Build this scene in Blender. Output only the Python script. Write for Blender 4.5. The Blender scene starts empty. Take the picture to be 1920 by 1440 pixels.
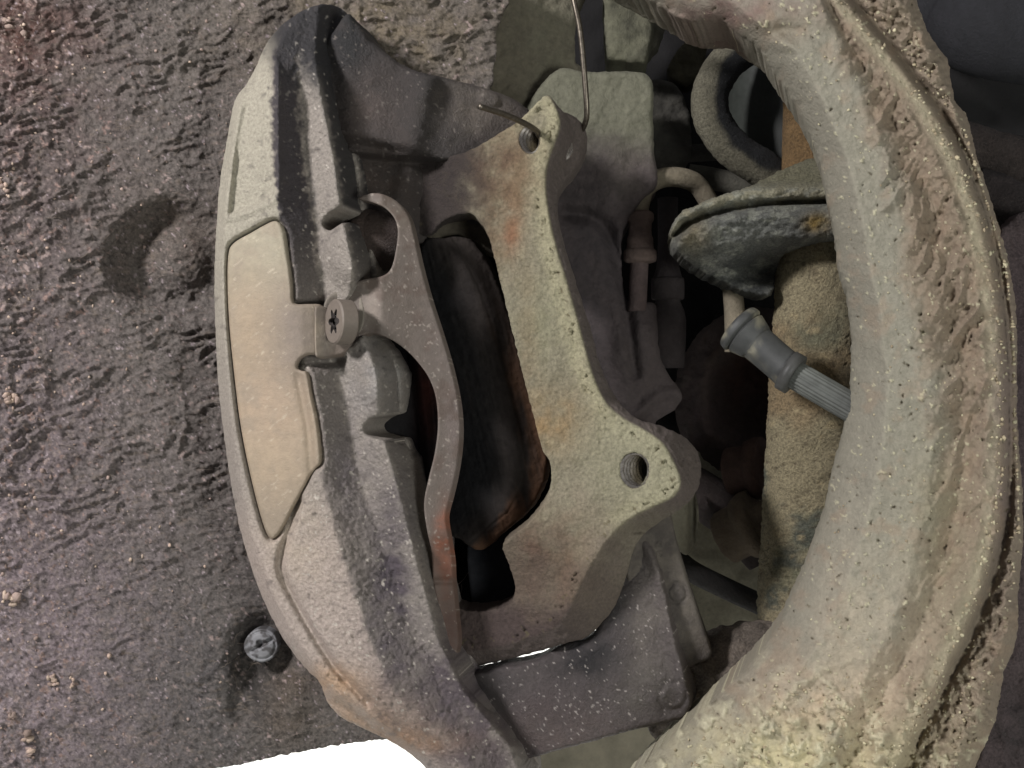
import bpy, math
import numpy as np
from mathutils import Vector

# ------------------------------------------------------------------ camera
D = 420.0                       # mm from the camera to the reference plane y = 0
S = 0.2                         # mm on that plane for one pixel of the 1920 px wide photograph
MM = 0.001
scene = bpy.context.scene
COL = scene.collection
cam = bpy.data.cameras.new('camera')
cam.sensor_width = 36.0
cam.lens = 36.0 * D / (1920 * S)
cam.clip_start = 0.01
cam.clip_end = 50
co = bpy.data.objects.new('camera', cam)
co.location = (0, -D * MM, 0)
co.rotation_euler = (math.radians(90), 0, 0)
COL.objects.link(co)
scene.camera = co

# ------------------------------------------------------------------ light
w = bpy.data.worlds.new('World'); scene.world = w; w.use_nodes = True
w.node_tree.nodes['Background'].inputs[0].default_value = (0.95, 0.95, 1.0, 1)
w.node_tree.nodes['Background'].inputs[1].default_value = 0.13

def area(name, loc, target, size, power, col):
    l = bpy.data.lights.new(name, 'AREA'); l.shape = 'DISK'; l.size = size * MM
    l.energy = power; l.color = col
    o = bpy.data.objects.new(name, l); o.location = Vector(loc) * MM
    d = (Vector(target) - Vector(loc)).normalized()
    o.rotation_euler = d.to_track_quat('-Z', 'Y').to_euler()
    COL.objects.link(o); return o
area('work_lamp', (-520, -450, 360), (20, 20, 0), 110, 6.0, (1.0, 0.97, 0.985))
area('shop_light', (380, -700, -150), (120, 30, 0), 260, 2.5, (0.98, 1.0, 0.95))
area('backdrop_fill', (-60, 600, -300), (-60, 1500, -480), 700, 17, (1.0, 1.0, 0.97))  # added lamp out of view, brightens the white wall behind
scene.view_settings.view_transform = 'Standard'
scene.view_settings.look = 'None'
scene.view_settings.exposure = 0.42
scene.view_settings.gamma = 1

# ------------------------------------------------------------------ numeric helpers
def W(px, py, y):
    f = (D + y) / D * S
    return np.stack([(px - 960) * f, y + 0 * px, -(py - 720) * f], -1)

def P(px, py, y):
    f = (D + y) / D * S
    return Vector(((px - 960) * f, y, -(py - 720) * f))

def lin(c):
    c = np.asarray(c, float) / 255.0
    return np.where(c < 0.04045, c / 12.92, ((c + 0.055) / 1.055) ** 2.4)

def _h(ix, iy, iz, seed):
    h = (ix * 374761393 + iy * 668265263 + iz * 2147483647 + seed * 974634777) & 0xffffffff
    h = ((h ^ (h >> 13)) * 1274126177) & 0xffffffff
    h = (h ^ (h >> 16)) & 0xffffff
    return h / float(0xffffff)

def noise2(x, y, seed=0):
    xi = np.floor(x).astype(np.int64); yi = np.floor(y).astype(np.int64)
    fx = x - xi; fy = y - yi
    fx = fx * fx * (3 - 2 * fx); fy = fy * fy * (3 - 2 * fy)
    a = _h(xi, yi, 0, seed); b = _h(xi + 1, yi, 0, seed)
    c = _h(xi, yi + 1, 0, seed); d = _h(xi + 1, yi + 1, 0, seed)
    return (a * (1 - fx) + b * fx) * (1 - fy) + (c * (1 - fx) + d * fx) * fy * 1.0

def fbm(px, py, scale, octv=4, seed=0, stretch=1.0, ang=0.0, gain=0.5):
    """fractal noise about 0, roughly -0.5..0.5; stretch along direction ang (degrees)"""
    a = math.radians(ang); c, s = math.cos(a), math.sin(a)
    u = (px * c + py * s) / (scale * stretch); v = (-px * s + py * c) / scale
    if stretch == 1.0: u, v = u * .74 - v * .67, u * .67 + v * .74
    out = 0; amp = 1; tot = 0
    for i in range(octv):
        out = out + amp * (noise2(u + 17.3 * i, v - 9.1 * i, seed + i) - 0.5); tot += amp
        amp *= gain; u, v = (u * 0.8 - v * 0.6) * 2.03, (u * 0.6 + v * 0.8) * 2.03
    return out / tot * 1.4

def ridged(px, py, scale, octv=3, seed=0, stretch=1.0, ang=0.0):
    a = math.radians(ang); c, s = math.cos(a), math.sin(a)
    u = (px * c + py * s) / (scale * stretch); v = (-px * s + py * c) / scale
    out = 0; amp = 1; tot = 0
    for i in range(octv):
        n = 1 - np.abs(2 * noise2(u + 5.7 * i, v + 3.3 * i, seed + i) - 1)
        out = out + amp * n * n; tot += amp; amp *= 0.5; u, v = (u * .91 - v * .42) * 2.1, (u * .42 + v * .91) * 2.1
    return out / tot

def noise3(p, scale, seed=0, octv=3):
    out = 0; amp = 1; tot = 0; q = p / scale
    for i in range(octv):
        f0 = np.floor(q).astype(np.int64); f = q - f0; f = f * f * (3 - 2 * f)
        acc = 0
        for dx in (0, 1):
            for dy in (0, 1):
                for dz in (0, 1):
                    wgt = (f[:, 0] if dx else 1 - f[:, 0]) * (f[:, 1] if dy else 1 - f[:, 1]) * (f[:, 2] if dz else 1 - f[:, 2])
                    acc = acc + wgt * _h(f0[:, 0] + dx, f0[:, 1] + dy, f0[:, 2] + dz, seed + i)
        out = out + amp * (acc - 0.5); tot += amp; amp *= 0.5; q = q * 2.07
    return out / tot * 1.4

def sstep(a, b, x):
    t = np.clip((x - a) / (b - a), 0, 1); return t * t * (3 - 2 * t)

def cr(pts, n=4, closed=True):
    """Catmull-Rom through the points; a repeated point makes a corner"""
    p = np.array(pts, float); m = len(p); out = []
    rng = range(m) if closed else range(m - 1)
    for i in rng:
        if closed: p0, p1, p2, p3 = p[(i - 1) % m], p[i], p[(i + 1) % m], p[(i + 2) % m]
        else: p0, p1, p2, p3 = p[max(i - 1, 0)], p[i], p[i + 1], p[min(i + 2, m - 1)]
        if np.allclose(p1, p2): continue
        for k in range(n):
            t = k / n
            out.append(0.5 * ((2 * p1) + (-p0 + p2) * t + (2 * p0 - 5 * p1 + 4 * p2 - p3) * t * t + (-p0 + 3 * p1 - 3 * p2 + p3) * t ** 3))
    if not closed: out.append(p[-1])
    return np.array(out)

def dist_poly(X, Y, poly, closed=True):
    x = X.ravel().astype(np.float32); y = Y.ravel().astype(np.float32)
    a = poly.astype(np.float32); b = np.roll(a, -1, 0)
    if not closed: a, b = a[:-1], a[1:]
    best = np.full(x.shape, 1e12, np.float32); ins = np.zeros(x.shape, bool)
    for (ax, ay), (bx, by) in zip(a, b):
        dx, dy = bx - ax, by - ay; L = dx * dx + dy * dy
        if L < 1e-9: continue
        t = np.clip(((x - ax) * dx + (y - ay) * dy) / L, 0, 1)
        qx = x - ax - t * dx; qy = y - ay - t * dy
        np.minimum(best, qx * qx + qy * qy, out=best)
        if closed and ay != by:
            c = ((ay > y) != (by > y)) & (x < (bx - ax) * (y - ay) / (by - ay) + ax)
            ins ^= c
    d = np.sqrt(best)
    if closed: d = np.where(ins, -d, d)
    return d.reshape(X.shape).astype(float)

def sdf(X, Y, pts, n=4): return dist_poly(X, Y, cr(pts, n))
def dline(X, Y, pts, n=4): return dist_poly(X, Y, cr(pts, n, False), False)

def blur(a, s):
    if s <= 0: return a
    r = int(3 * s + 1); k = np.exp(-0.5 * (np.arange(-r, r + 1) / s) ** 2); k /= k.sum()
    for ax in (0, 1):
        pad = [(0, 0), (0, 0)]; pad[ax] = (r, r)
        b = np.pad(a, pad, mode='edge'); o = 0
        for i, kk in enumerate(k):
            sl = [slice(None), slice(None)]; sl[ax] = slice(i, i + a.shape[ax])
            o = o + kk * b[tuple(sl)]
        a = o
    return a

def rails(X, Y, pys, xs, ys):
    """depth field whose section at each row is linear between rails"""
    rows = Y[:, 0]; out = np.zeros_like(X)
    R = [np.interp(rows, pys, x) for x in xs]
    Q = [np.interp(rows, pys, y if hasattr(y, '__len__') else [y] * len(pys)) for y in ys]
    for i in range(len(rows)):
        xx = np.maximum.accumulate([r[i] for r in R]) + np.arange(len(R)) * 1e-3
        out[i] = np.interp(X[i], xx, [q[i] for q in Q])
    return out

def spots(X, Y, col, lst, seed=3, rough=0.35, nscale=26):
    n = fbm(X, Y, nscale, 4, seed)
    for (cx, cy, sx, sy, rgb, a) in lst:
        d2 = ((X - cx) / sx) ** 2 + ((Y - cy) / sy) ** 2
        m = np.clip(a * np.exp(-0.5 * d2) * (1 + rough * 4 * n), 0, 1)[..., None]
        col = col * (1 - m) + lin(rgb) * m
    return col

def flat(X, rgb): return np.ones(X.shape + (3,)) * lin(rgb)
def lerp(c, rgb, m):
    m = np.clip(m, 0, 1)[..., None]; return c * (1 - m) + lin(rgb) * m

# ------------------------------------------------------------------ mesh building
def mesh_obj(name, V, F, mat, parent=None, color=None, smooth=True):
    """V mm (n,3); F list of int arrays (quads or tris)"""
    me = bpy.data.meshes.new(name)
    V = np.asarray(V, np.float32) * MM
    me.vertices.add(len(V)); me.vertices.foreach_set('co', V.ravel())
    loops = np.concatenate([f.ravel() for f in F]).astype(np.int32)
    tot = np.concatenate([np.full(len(f), f.shape[1]) for f in F]).astype(np.int32)
    st = np.concatenate([[0], np.cumsum(tot)[:-1]]).astype(np.int32)
    me.loops.add(len(loops)); me.loops.foreach_set('vertex_index', loops)
    me.polygons.add(len(tot)); me.polygons.foreach_set('loop_start', st)
    try: me.polygons.foreach_set('loop_total', tot)
    except Exception: pass
    me.polygons.foreach_set('use_smooth', np.full(len(tot), smooth))
    me.update(calc_edges=True); me.validate()
    if color is not None:
        at = me.color_attributes.new('Col', 'FLOAT_COLOR', 'POINT')
        c = np.ones((len(V), 4), np.float32); c[:, :3] = color
        at.data.foreach_set('color', c.ravel())
    me.materials.append(mat)
    o = bpy.data.objects.new(name, me); COL.objects.link(o)
    if parent is not None: o.parent = parent
    return o

def relief(name, outline, mat, parent=None, step=3.0, depth=None, color=None, thick=(0, 8, 0), holes=(), R=10, n=4, rough=0.0, rscale=14, seed=1, bl=0.0, fine=None, back=True):
    """cast solid: traced outline at a real depth, modelled front surface, rounded rim, side walls and a back"""
    P_ = cr(outline, n)
    x0, y0 = P_.min(0) - 2 * step; x1, y1 = P_.max(0) + 2 * step
    xs = np.arange(x0, x1 + step, step); ys = np.arange(y0, y1 + step, step)
    X, Y = np.meshgrid(xs, ys)
    sd = dist_poly(X, Y, P_)
    for h in holes:
        sd = np.maximum(sd, -dist_poly(X, Y, cr(h, n)))
    if rough: sd = sd + fbm(X, Y, rscale, 3, seed + 50) * rough
    y = blur(depth(X, Y), bl / step) if bl else depth(X, Y)
    if fine is not None: y = y + fine(X, Y)
    C = color(X, Y) if color is not None else None
    gy, gx = np.gradient(sd, step); gl = np.maximum(np.hypot(gx, gy), 1e-6); gx /= gl; gy /= gl
    keep = (sd[:-1, :-1] + sd[1:, :-1] + sd[:-1, 1:] + sd[1:, 1:]) < 0
    nr, nc = X.shape
    idx = np.arange(nr * nc).reshape(nr, nc)
    kp = np.pad(keep, 1)
    cell_cnt = kp[:-1, :-1].astype(int) + kp[1:, :-1] + kp[:-1, 1:] + kp[1:, 1:]
    bnd = (cell_cnt > 0) & (cell_cnt < 4)
    used = cell_cnt > 0
    PX = X.copy(); PY = Y.copy()
    mv = bnd & (np.abs(sd) < 1.6 * step)
    PX[mv] -= (sd * gx)[mv]; PY[mv] -= (sd * gy)[mv]
    d = np.clip(-sd, 0, None); d[bnd] = 0
    # sample depth at moved points
    fx = np.clip((PX - xs[0]) / step, 0, nc - 1.001); fy = np.clip((PY - ys[0]) / step, 0, nr - 1.001)
    ix = fx.astype(int); iy = fy.astype(int); tx = fx - ix; ty = fy - iy
    yy = (y[iy, ix] * (1 - tx) + y[iy, ix + 1] * tx) * (1 - ty) + (y[iy + 1, ix] * (1 - tx) + y[iy + 1, ix + 1] * tx) * ty
    if R > 0:
        dd = np.clip(R - d, 0, R); yy = yy + (R - np.sqrt(np.maximum(R * R - dd * dd, 0))) * S
    remap = -np.ones(nr * nc, int); uid = idx[used]; remap[uid] = np.arange(len(uid))
    Vf = W(PX[used], PY[used], yy[used]); nV = len(Vf)
    q = np.stack([idx[:-1, :-1][keep], idx[1:, :-1][keep], idx[1:, 1:][keep], idx[:-1, 1:][keep]], 1)
    Fq = remap[q]
    th = np.array(thick, float)
    V = [Vf]; F = [Fq]; Cs = [C[used]] if C is not None else None
    # boundary edges, oriented as in the quads
    e = []
    up = keep & ~kp[:-2, 1:-1]; e.append(np.stack([idx[:-1, 1:][up], idx[:-1, :-1][up]], 1))
    dn = keep & ~kp[2:, 1:-1]; e.append(np.stack([idx[1:, :-1][dn], idx[1:, 1:][dn]], 1))
    lf = keep & ~kp[1:-1, :-2]; e.append(np.stack([idx[:-1, :-1][lf], idx[1:, :-1][lf]], 1))
    rt = keep & ~kp[1:-1, 2:]; e.append(np.stack([idx[1:, 1:][rt], idx[:-1, 1:][rt]], 1))
    E = remap[np.concatenate(e)]
    bv = np.unique(E); rm2 = -np.ones(nV, int); rm2[bv] = np.arange(len(bv))
    nb = len(bv); NS = 4 if np.linalg.norm(th) > 4 else 1
    offs = nV
    for k in range(NS + 1):
        t = k / NS
        ring = Vf[bv] + th * t
        if 0 < k < NS and rough: ring = ring + (noise3(ring, 3.5, seed, 2)[:, None]) * np.array([1.2, 0, 1.2]) * min(rough / 6, 1)
        V.append(ring)
        if Cs is not None: Cs.append(C[used][bv])
    A = rm2[E[:, 0]]; B = rm2[E[:, 1]]
    for k in range(NS):
        o0 = offs + k * nb; o1 = o0 + nb
        F.append(np.stack([A + o0, A + o1, B + o1, B + o0], 1))
    if back:
        ob = offs + (NS + 1) * nb
        V.append(Vf + th); F.append(Fq[:, ::-1] + ob)
        if Cs is not None: Cs.append(C[used])
    return mesh_obj(name, np.concatenate(V), F, mat, parent, np.concatenate(Cs) if Cs is not None else None)

def sweep(name, pts, mat, parent=None, rad=None, seg=20, n=6, smooth_path=True, color=None, disp=None, profile=None, closed_caps=True):
    """tube along points (mm) with its own radius at each point"""
    p = np.array([tuple(q) for q in pts], float); r = np.array(rad if hasattr(rad, '__len__') else [rad] * len(p), float)
    if smooth_path:
        pr = np.concatenate([p, r[:, None]], 1); pr = cr(pr, n, False); p, r = pr[:, :3], np.maximum(pr[:, 3], 0.02)
    t = np.gradient(p, axis=0); ln = np.linalg.norm(t, axis=1); 
    for i in range(len(t)):
        if ln[i] < 1e-9: t[i] = t[i - 1]; ln[i] = 1
    t /= np.linalg.norm(t, axis=1)[:, None]
    u = np.cross(t[0], [0.3, 0.9, 0.31]); u /= np.linalg.norm(u)
    th = np.linspace(0, 2 * np.pi, seg, endpoint=False); V = []
    for i in range(len(p)):
        u = u - t[i] * np.dot(u, t[i]); u /= np.linalg.norm(u); v = np.cross(t[i], u)
        k = profile(th) if profile else 1.0
        V.append(p[i] + (r[i] * k * np.cos(th))[:, None] * u + (r[i] * k * np.sin(th))[:, None] * v)
    V = np.array(V); nrm = V - p[:, None, :]; nrm /= np.maximum(np.linalg.norm(nrm, axis=2, keepdims=True), 1e-6)
    if disp: V = V + nrm * disp(V.reshape(-1, 3)).reshape(len(p), seg, 1)
    a = np.arange(len(p) - 1)[:, None] * seg; b = np.arange(seg)[None]; b2 = (b + 1) % seg
    F = np.stack([a + b, a + seg + b, a + seg + b2, a + b2], -1).reshape(-1, 4)
    V = V.reshape(-1, 3); FF = [F]
    if closed_caps:
        V = np.concatenate([V, p[:1], p[-1:]]); c0 = len(V) - 2; c1 = len(V) - 1
        bb = np.arange(seg); b3 = (bb + 1) % seg; L = (len(p) - 1) * seg
        FF.append(np.stack([np.full(seg, c0), bb, b3], 1)); FF.append(np.stack([np.full(seg, c1), L + b3, L + bb], 1))
    C = color(V) if color else None
    return mesh_obj(name, V, FF, mat, parent, C)

def empty(name, loc, label, cat, group=None):
    o = bpy.data.objects.new(name, None); COL.objects.link(o); o.empty_display_size = 0.02
    o['label'] = label; o['category'] = cat
    if group: o['group'] = group
    return o       # kept at the origin of the assembly frame so that parts keep their traced positions

# ------------------------------------------------------------------ materials
def mat(name, color=None, rough=0.85, metal=0.0, bump=0.25, bscale=900, mott=0.25, mscale=500, fine=2600, spec=0.35, speck=0.0):
    m = bpy.data.materials.new(name); m.use_nodes = True; nt = m.node_tree; N = nt.nodes; L = nt.links
    b = N['Principled BSDF']; b.inputs['Roughness'].default_value = rough; b.inputs['Metallic'].default_value = metal
    b.inputs['Specular IOR Level'].default_value = spec
    tc = N.new('ShaderNodeTexCoord')
    if color is None:
        a = N.new('ShaderNodeAttribute'); a.attribute_name = 'Col'; src = a.outputs['Color']
    else:
        a = N.new('ShaderNodeRGB'); c = lin(color); a.outputs[0].default_value = (c[0], c[1], c[2], 1); src = a.outputs[0]
    n1 = N.new('ShaderNodeTexNoise'); n1.inputs['Scale'].default_value = mscale; n1.inputs['Detail'].default_value = 6; n1.inputs['Roughness'].default_value = 0.65
    L.new(tc.outputs['Object'], n1.inputs['Vector'])
    mr = N.new('ShaderNodeMapRange'); mr.inputs[1].default_value = 0.25; mr.inputs[2].default_value = 0.75
    mr.inputs[3].default_value = 1 - mott; mr.inputs[4].default_value = 1 + mott
    L.new(n1.outputs[0], mr.inputs[0])
    mx = N.new('ShaderNodeVectorMath'); mx.operation = 'SCALE'; L.new(src, mx.inputs[0]); L.new(mr.outputs[0], mx.inputs['Scale'])
    out = mx.outputs[0]
    if speck > 0:       # pale grains of grit stuck to the surface
        vo = N.new('ShaderNodeTexNoise'); vo.inputs['Scale'].default_value = 2300; vo.inputs['Detail'].default_value = 1
        L.new(tc.outputs['Object'], vo.inputs['Vector'])
        r2 = N.new('ShaderNodeMapRange'); r2.inputs[1].default_value = 0.74; r2.inputs[2].default_value = 0.80; r2.inputs[4].default_value = speck
        L.new(vo.outputs[0], r2.inputs[0])
        mm = N.new('ShaderNodeMix'); mm.data_type = 'RGBA'; L.new(r2.outputs[0], mm.inputs[0]); L.new(out, mm.inputs[6])
        mm.inputs[7].default_value = (0.42, 0.40, 0.34, 1); out = mm.outputs[2]
    L.new(out, b.inputs['Base Color'])
    rr = N.new('ShaderNodeMapRange'); rr.inputs[3].default_value = max(rough - 0.15, 0.05); rr.inputs[4].default_value = min(rough + 0.15, 1)
    L.new(n1.outputs[0], rr.inputs[0]); L.new(rr.outputs[0], b.inputs['Roughness'])
    if bump > 0:
        n2 = N.new('ShaderNodeTexNoise'); n2.inputs['Scale'].default_value = bscale; n2.inputs['Detail'].default_value = 7; n2.inputs['Roughness'].default_value = 0.7
        L.new(tc.outputs['Object'], n2.inputs['Vector'])
        bp = N.new('ShaderNodeBump'); bp.inputs['Strength'].default_value = 1.0; bp.inputs['Distance'].default_value = bump * MM
        L.new(n2.outputs[0], bp.inputs['Height']); L.new(bp.outputs[0], b.inputs['Normal'])
    return m

M_FELT = mat('felt_liner', rough=0.95, bump=1.6, bscale=900, mott=0.45, mscale=900, spec=0.15)
M_CAST = mat('cast_iron_dusty', rough=0.6, bump=1.1, bscale=1000, mott=0.32, mscale=900, spec=0.45, speck=0.35)
M_PLATE = mat('sheet_steel_dusty', rough=0.65, bump=0.30, bscale=1200, mott=0.13, mscale=450, spec=0.4)
M_CARR = mat('carrier_corroded', rough=0.85, bump=1.2, bscale=900, mott=0.34, mscale=800)
M_PAD = mat('pad_dark', spec=0.05, rough=0.95, bump=0.6, bscale=900, mott=0.25, mscale=300)
M_MUD = mat('dried_mud', rough=0.95, bump=0.9, bscale=800, mott=0.16, mscale=600, spec=0.15)
M_CRUST = mat('crusted_steel', rough=0.9, bump=2.2, bscale=900, mott=0.6, mscale=900, spec=0.4, speck=0.6)
M_RUBBER = mat('rubber_black', rough=0.55, bump=0.06, bscale=900, mott=0.2, mscale=250)
M_DEEP = mat('grimy_casting', rough=0.9, bump=1.0, bscale=700, mott=0.25, mscale=400)
M_THREAD = mat('bare_thread_steel', (150, 144, 138), rough=0.28, metal=0.9, bump=0.02, mott=0.2)
M_WIRE = mat('steel_wire', (105, 98, 88), rough=0.38, metal=0.85, bump=0.05, mott=0.45, mscale=500)
M_BLACK = mat('black_hollow', (6, 6, 7), rough=0.95, bump=0)
M_WHITE = mat('white_wall_paint', (242, 242, 238), rough=0.9, bump=0.2, bscale=60, mott=0.03, mscale=8)

# ================================================================== THE SETTING
def quad_obj(name, pts, m, kind):
    V = [tuple(p) for p in pts]; f = np.array([[0, 1, 2, 3]])
    o = mesh_obj(name, V, [f], m, smooth=False); o['kind'] = kind; return o
quad_obj('garage_wall', [(-2600, 1800, -1200), (2600, 1800, -1200), (2600, 1800, 1500), (-2600, 1800, 1500)], M_WHITE, 'structure')
quad_obj('garage_floor', [(-2600, -1500, -900), (2600, -1500, -900), (2600, 1800, -900), (-2600, 1800, -900)], M_WHITE, 'structure')

# ---- felt wheel arch liner
liner = empty('wheel_arch_liner', (0, 0, 0), 'dark grey felt wheel arch liner with rippled fibres filling the left side behind the caliper', 'arch liner')
def liner_depth(X, Y):
    y = np.interp(X, [-80, 150, 400, 900], [34, 50, 62, 66])
    y = y + np.interp(Y, [0, 400, 1000, 1450], [6, 0, 2, 10])
    # round dish beside the caliper
    e = np.hypot((X - 325) / 1.05, (Y - 490) * 1.0)
    y = y + 15 * (1 - sstep(62, 134, e)) - 14 * (1 - sstep(16, 100, np.hypot(X - 350, (Y - 486))))
    # recess of the clip with its channel running down
    e = np.hypot(X - 498, (Y - 1222) / 1.05)
    chan = np.abs(X - 470 + (Y - 1222) * 0.12) + 60 * (1 - sstep(1215, 1235, Y)) + 60 * sstep(1330, 1400, Y)
    y = y + 8 * (1 - sstep(40, 86, e)) + 5 * (1 - sstep(8, 42, chan))
    y = y - 5 * np.exp(-(((X - 545) / 30) ** 2 + ((Y - 1330) / 60) ** 2))
    return y
def liner_fine(X, Y):
    sm = 1 - 0.75 * np.exp(-(((X - 330) / 75) ** 2 + ((Y - 450) / 55) ** 2))     # felt lies smooth in the dish
    low = 1 - 0.55 * sstep(900, 1150, Y)
    big = 1 + 0.6 * sstep(640, 800, X) * (1 - sstep(60, 240, Y))
    wx = X + 30 * fbm(X, Y, 90, 2, 5); wy = Y + 26 * fbm(X, Y, 70, 3, 6)
    r = ridged(wx, wy, 16, 3, 11, 2.2, -14)
    r = r * (.55 + .9 * sstep(-.25, .3, fbm(X, Y, 70, 2, 14)))
    return -(r * 2.9 * sm * low * big) - fbm(X, Y, 5.5, 3, 12) * .8 - fbm(X, Y, 60, 3, 19) * 1.2
def liner_col(X, Y):
    c = flat(X, (108, 102, 97))
    c = spots(X, Y, c, [(0, 200, 160, 300, (98, 85, 83), .7), (700, 60, 180, 90, (118, 108, 92), .8), (330, 440, 70, 50, (100, 90, 80), .6),
                        (320, 1290, 200, 150, (94, 92, 90), .7), (30, 1230, 170, 280, (146, 133, 136), .85), (40, 860, 100, 260, (120, 109, 110), .6), (540, 1310, 40, 60, (104, 94, 84), .8),
                        (470, 1250, 40, 60, (50, 48, 46), .8), (40, 60, 80, 80, (96, 70, 62), .6)])  # dark spot below the clip puts the recess shade into the colour
    sp = fbm(X, Y, 9, 3, 31) + 0.08 * np.clip(1 - X / 230, 0, 1)
    c = lerp(c, (150, 128, 120), sstep(0.33, 0.42, sp) * (1 - 0.9 * sstep(150, 420, X)))
    sp = fbm(X, Y, 6, 2, 37, 3, -10)
    c = lerp(c, (128, 116, 104), sstep(0.28, 0.5, sp) * 0.5)
    g = fbm(X, Y, 5.5, 2, 38); k = sstep(420, 0, X + .25 * (700 - Y)) * .5 + .25
    c = lerp(c, (138, 126, 120), sstep(.12, .42, g) * k); c = lerp(c, (52, 48, 46), sstep(.1, .42, -g) * .55)
    c = lerp(c, (176, 162, 164), sstep(.28, .4, fbm(X, Y, 6, 2, 46) + .22 * np.exp(-((X / 110) ** 2 + ((Y - 1200) / 300) ** 2)) - .12) * .8)
    return lerp(c, (168, 150, 144), sstep(.44, .52, fbm(X, Y, 10, 2, 39) + .12 * np.exp(-(X / 90) ** 2)) * .8)
relief('felt_sheet', [(-70, -70), (-70, -70), (880, -70), (930, 60), (900, 300), (860, 700), (850, 1100), (846, 1300), (845, 1378), (845, 1378), (700, 1388), (560, 1410), (380, 1446), (-70, 1520), (-70, 1520)],
       M_FELT, liner, 2.6, liner_depth, liner_col, (0, 3, 0), R=3, rough=5, rscale=10, fine=liner_fine, back=False)
# push-in clip holding the liner
def clip_depth(X, Y):
    r = np.hypot(X - 490, (Y - 1210))
    y = 66.0 + 0.0015 * r ** 2 + 1.2 * (np.abs(r - 26) < 1.5)
    y = y + 2.0 * ((np.abs((X - 490) * .5 + (Y - 1210) * .86) < 3) & (r < 24)) + 2.5 * (np.hypot(X - 487, Y - 1207) < 6)
    return y
relief('clip', [(522, 1210), (512, 1233), (490, 1242), (467, 1232), (457, 1210), (468, 1188), (490, 1178), (513, 1187)], M_RUBBER, liner, 1.5, clip_depth,
       lambda X, Y: lerp(flat(X, (122, 122, 124)), (80, 78, 78), sstep(-.05, .25, fbm(X, Y, 9, 3, 4))), (0, 6, 0), R=5, bl=1.4)['label'] = 'round grey plastic push clip'

def crumbs(name, spec, m, parent, cols, seed, kind='stuff'):
    """angular crumbs: spec rows (px, py, depth, radius mm)"""
    rng = np.random.default_rng(seed)
    t = (1 + 5 ** .5) / 2
    ico = np.array([(-1, t, 0), (1, t, 0), (-1, -t, 0), (1, -t, 0), (0, -1, t), (0, 1, t), (0, -1, -t), (0, 1, -t), (t, 0, -1), (t, 0, 1), (-t, 0, -1), (-t, 0, 1)]) / 1.9
    fc = np.array([(0, 11, 5), (0, 5, 1), (0, 1, 7), (0, 7, 10), (0, 10, 11), (1, 5, 9), (5, 11, 4), (11, 10, 2), (10, 7, 6), (7, 1, 8), (3, 9, 4), (3, 4, 2), (3, 2, 6), (3, 6, 8), (3, 8, 9), (4, 9, 5), (2, 4, 11), (6, 2, 10), (8, 6, 7), (9, 8, 1)])
    V = []; F = []; C = []; k = 0
    for (px, py, y, r) in spec:
        c = np.array(P(px, py, y)); s = rng.uniform(0.6, 1.4, 3)
        v = ico * (1 + rng.uniform(-.35, .35, (12, 1))) * s * r + c
        V.append(v); F.append(fc + k); k += 12
        C.append(np.tile(lin(cols[rng.integers(len(cols))]) * rng.uniform(.8, 1.15), (12, 1)))
    o = mesh_obj(name, np.concatenate(V), [np.concatenate(F)], m, parent, np.concatenate(C))
    if kind: o['kind'] = kind
    return o
def ldepth(px, py):
    a = np.array([[float(px)]]); b = np.array([[float(py)]])
    return float((liner_depth(a, b) + liner_fine(a, b))[0, 0])
rng = np.random.default_rng(4)
spec = []
for i in range(300):
    x = rng.exponential(110) if i % 3 else rng.uniform(0, 500); y = rng.uniform(0, 1430)
    if x < 430: spec.append((x, y, ldepth(x, y) - .2, rng.uniform(.25, .8) * (1.5 if rng.random() < .1 and x < 120 else 1)))
for cx, cy, rr in ((52, 1385, 2.6), (58, 1415, 2.2), (95, 1270, 2.0), (105, 1285, 1.8), (22, 690 + 60, 2.2), (25, 1340, 1.8), (14, 742, 2), (45, 55, 2), (10, 40, 2.6), (6, 350, 1.8), (25, 1130, 2.2), (133, 1278, 1.6), (206, 1230, 1.5), (18, 1115, 2)):
    for k in range(5):
        x = cx + rng.normal(0, 4); y = cy + rng.normal(0, 6); spec.append((x, y, ldepth(x, y) - .6, rr * rng.uniform(.35, .8)))
crumbs('mud_crumbs', spec, M_MUD, liner, [(186, 164, 148), (170, 150, 140), (150, 132, 122), (196, 176, 158)], 5)
# loose fibres of the felt
V = []; F = []; k = 0; rng = np.random.default_rng(8)
for i in range(900):
    x = rng.uniform(0, 860); y = rng.uniform(0, 1400); a = rng.normal(-.2, .7); L = rng.uniform(8, 34); b = rng.normal(0, .9)
    prev = None; r = .07
    for s in range(5):
        xx = x + math.cos(a + b * s / 4) * L * s / 4; yy = y + math.sin(a + b * s / 4) * L * s / 4
        c = np.array(P(xx, yy, ldepth(xx, yy) - .5 - .5 * math.sin(s / 4 * 3.14)))
        V += [c + (0, -r, r), c + (0, -r, -r), c + (r, r, 0)]
        if s:
            q = k - 3
            F += [(q, q + 1, k + 1, k), (q + 1, q + 2, k + 2, k + 1), (q + 2, q, k, k + 2)]
        k += 3
o = mesh_obj('felt_fibres', V, [np.array(F)], mat('felt_fibre', (128, 116, 106), rough=.9, bump=0), liner); o['kind'] = 'stuff'

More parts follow.
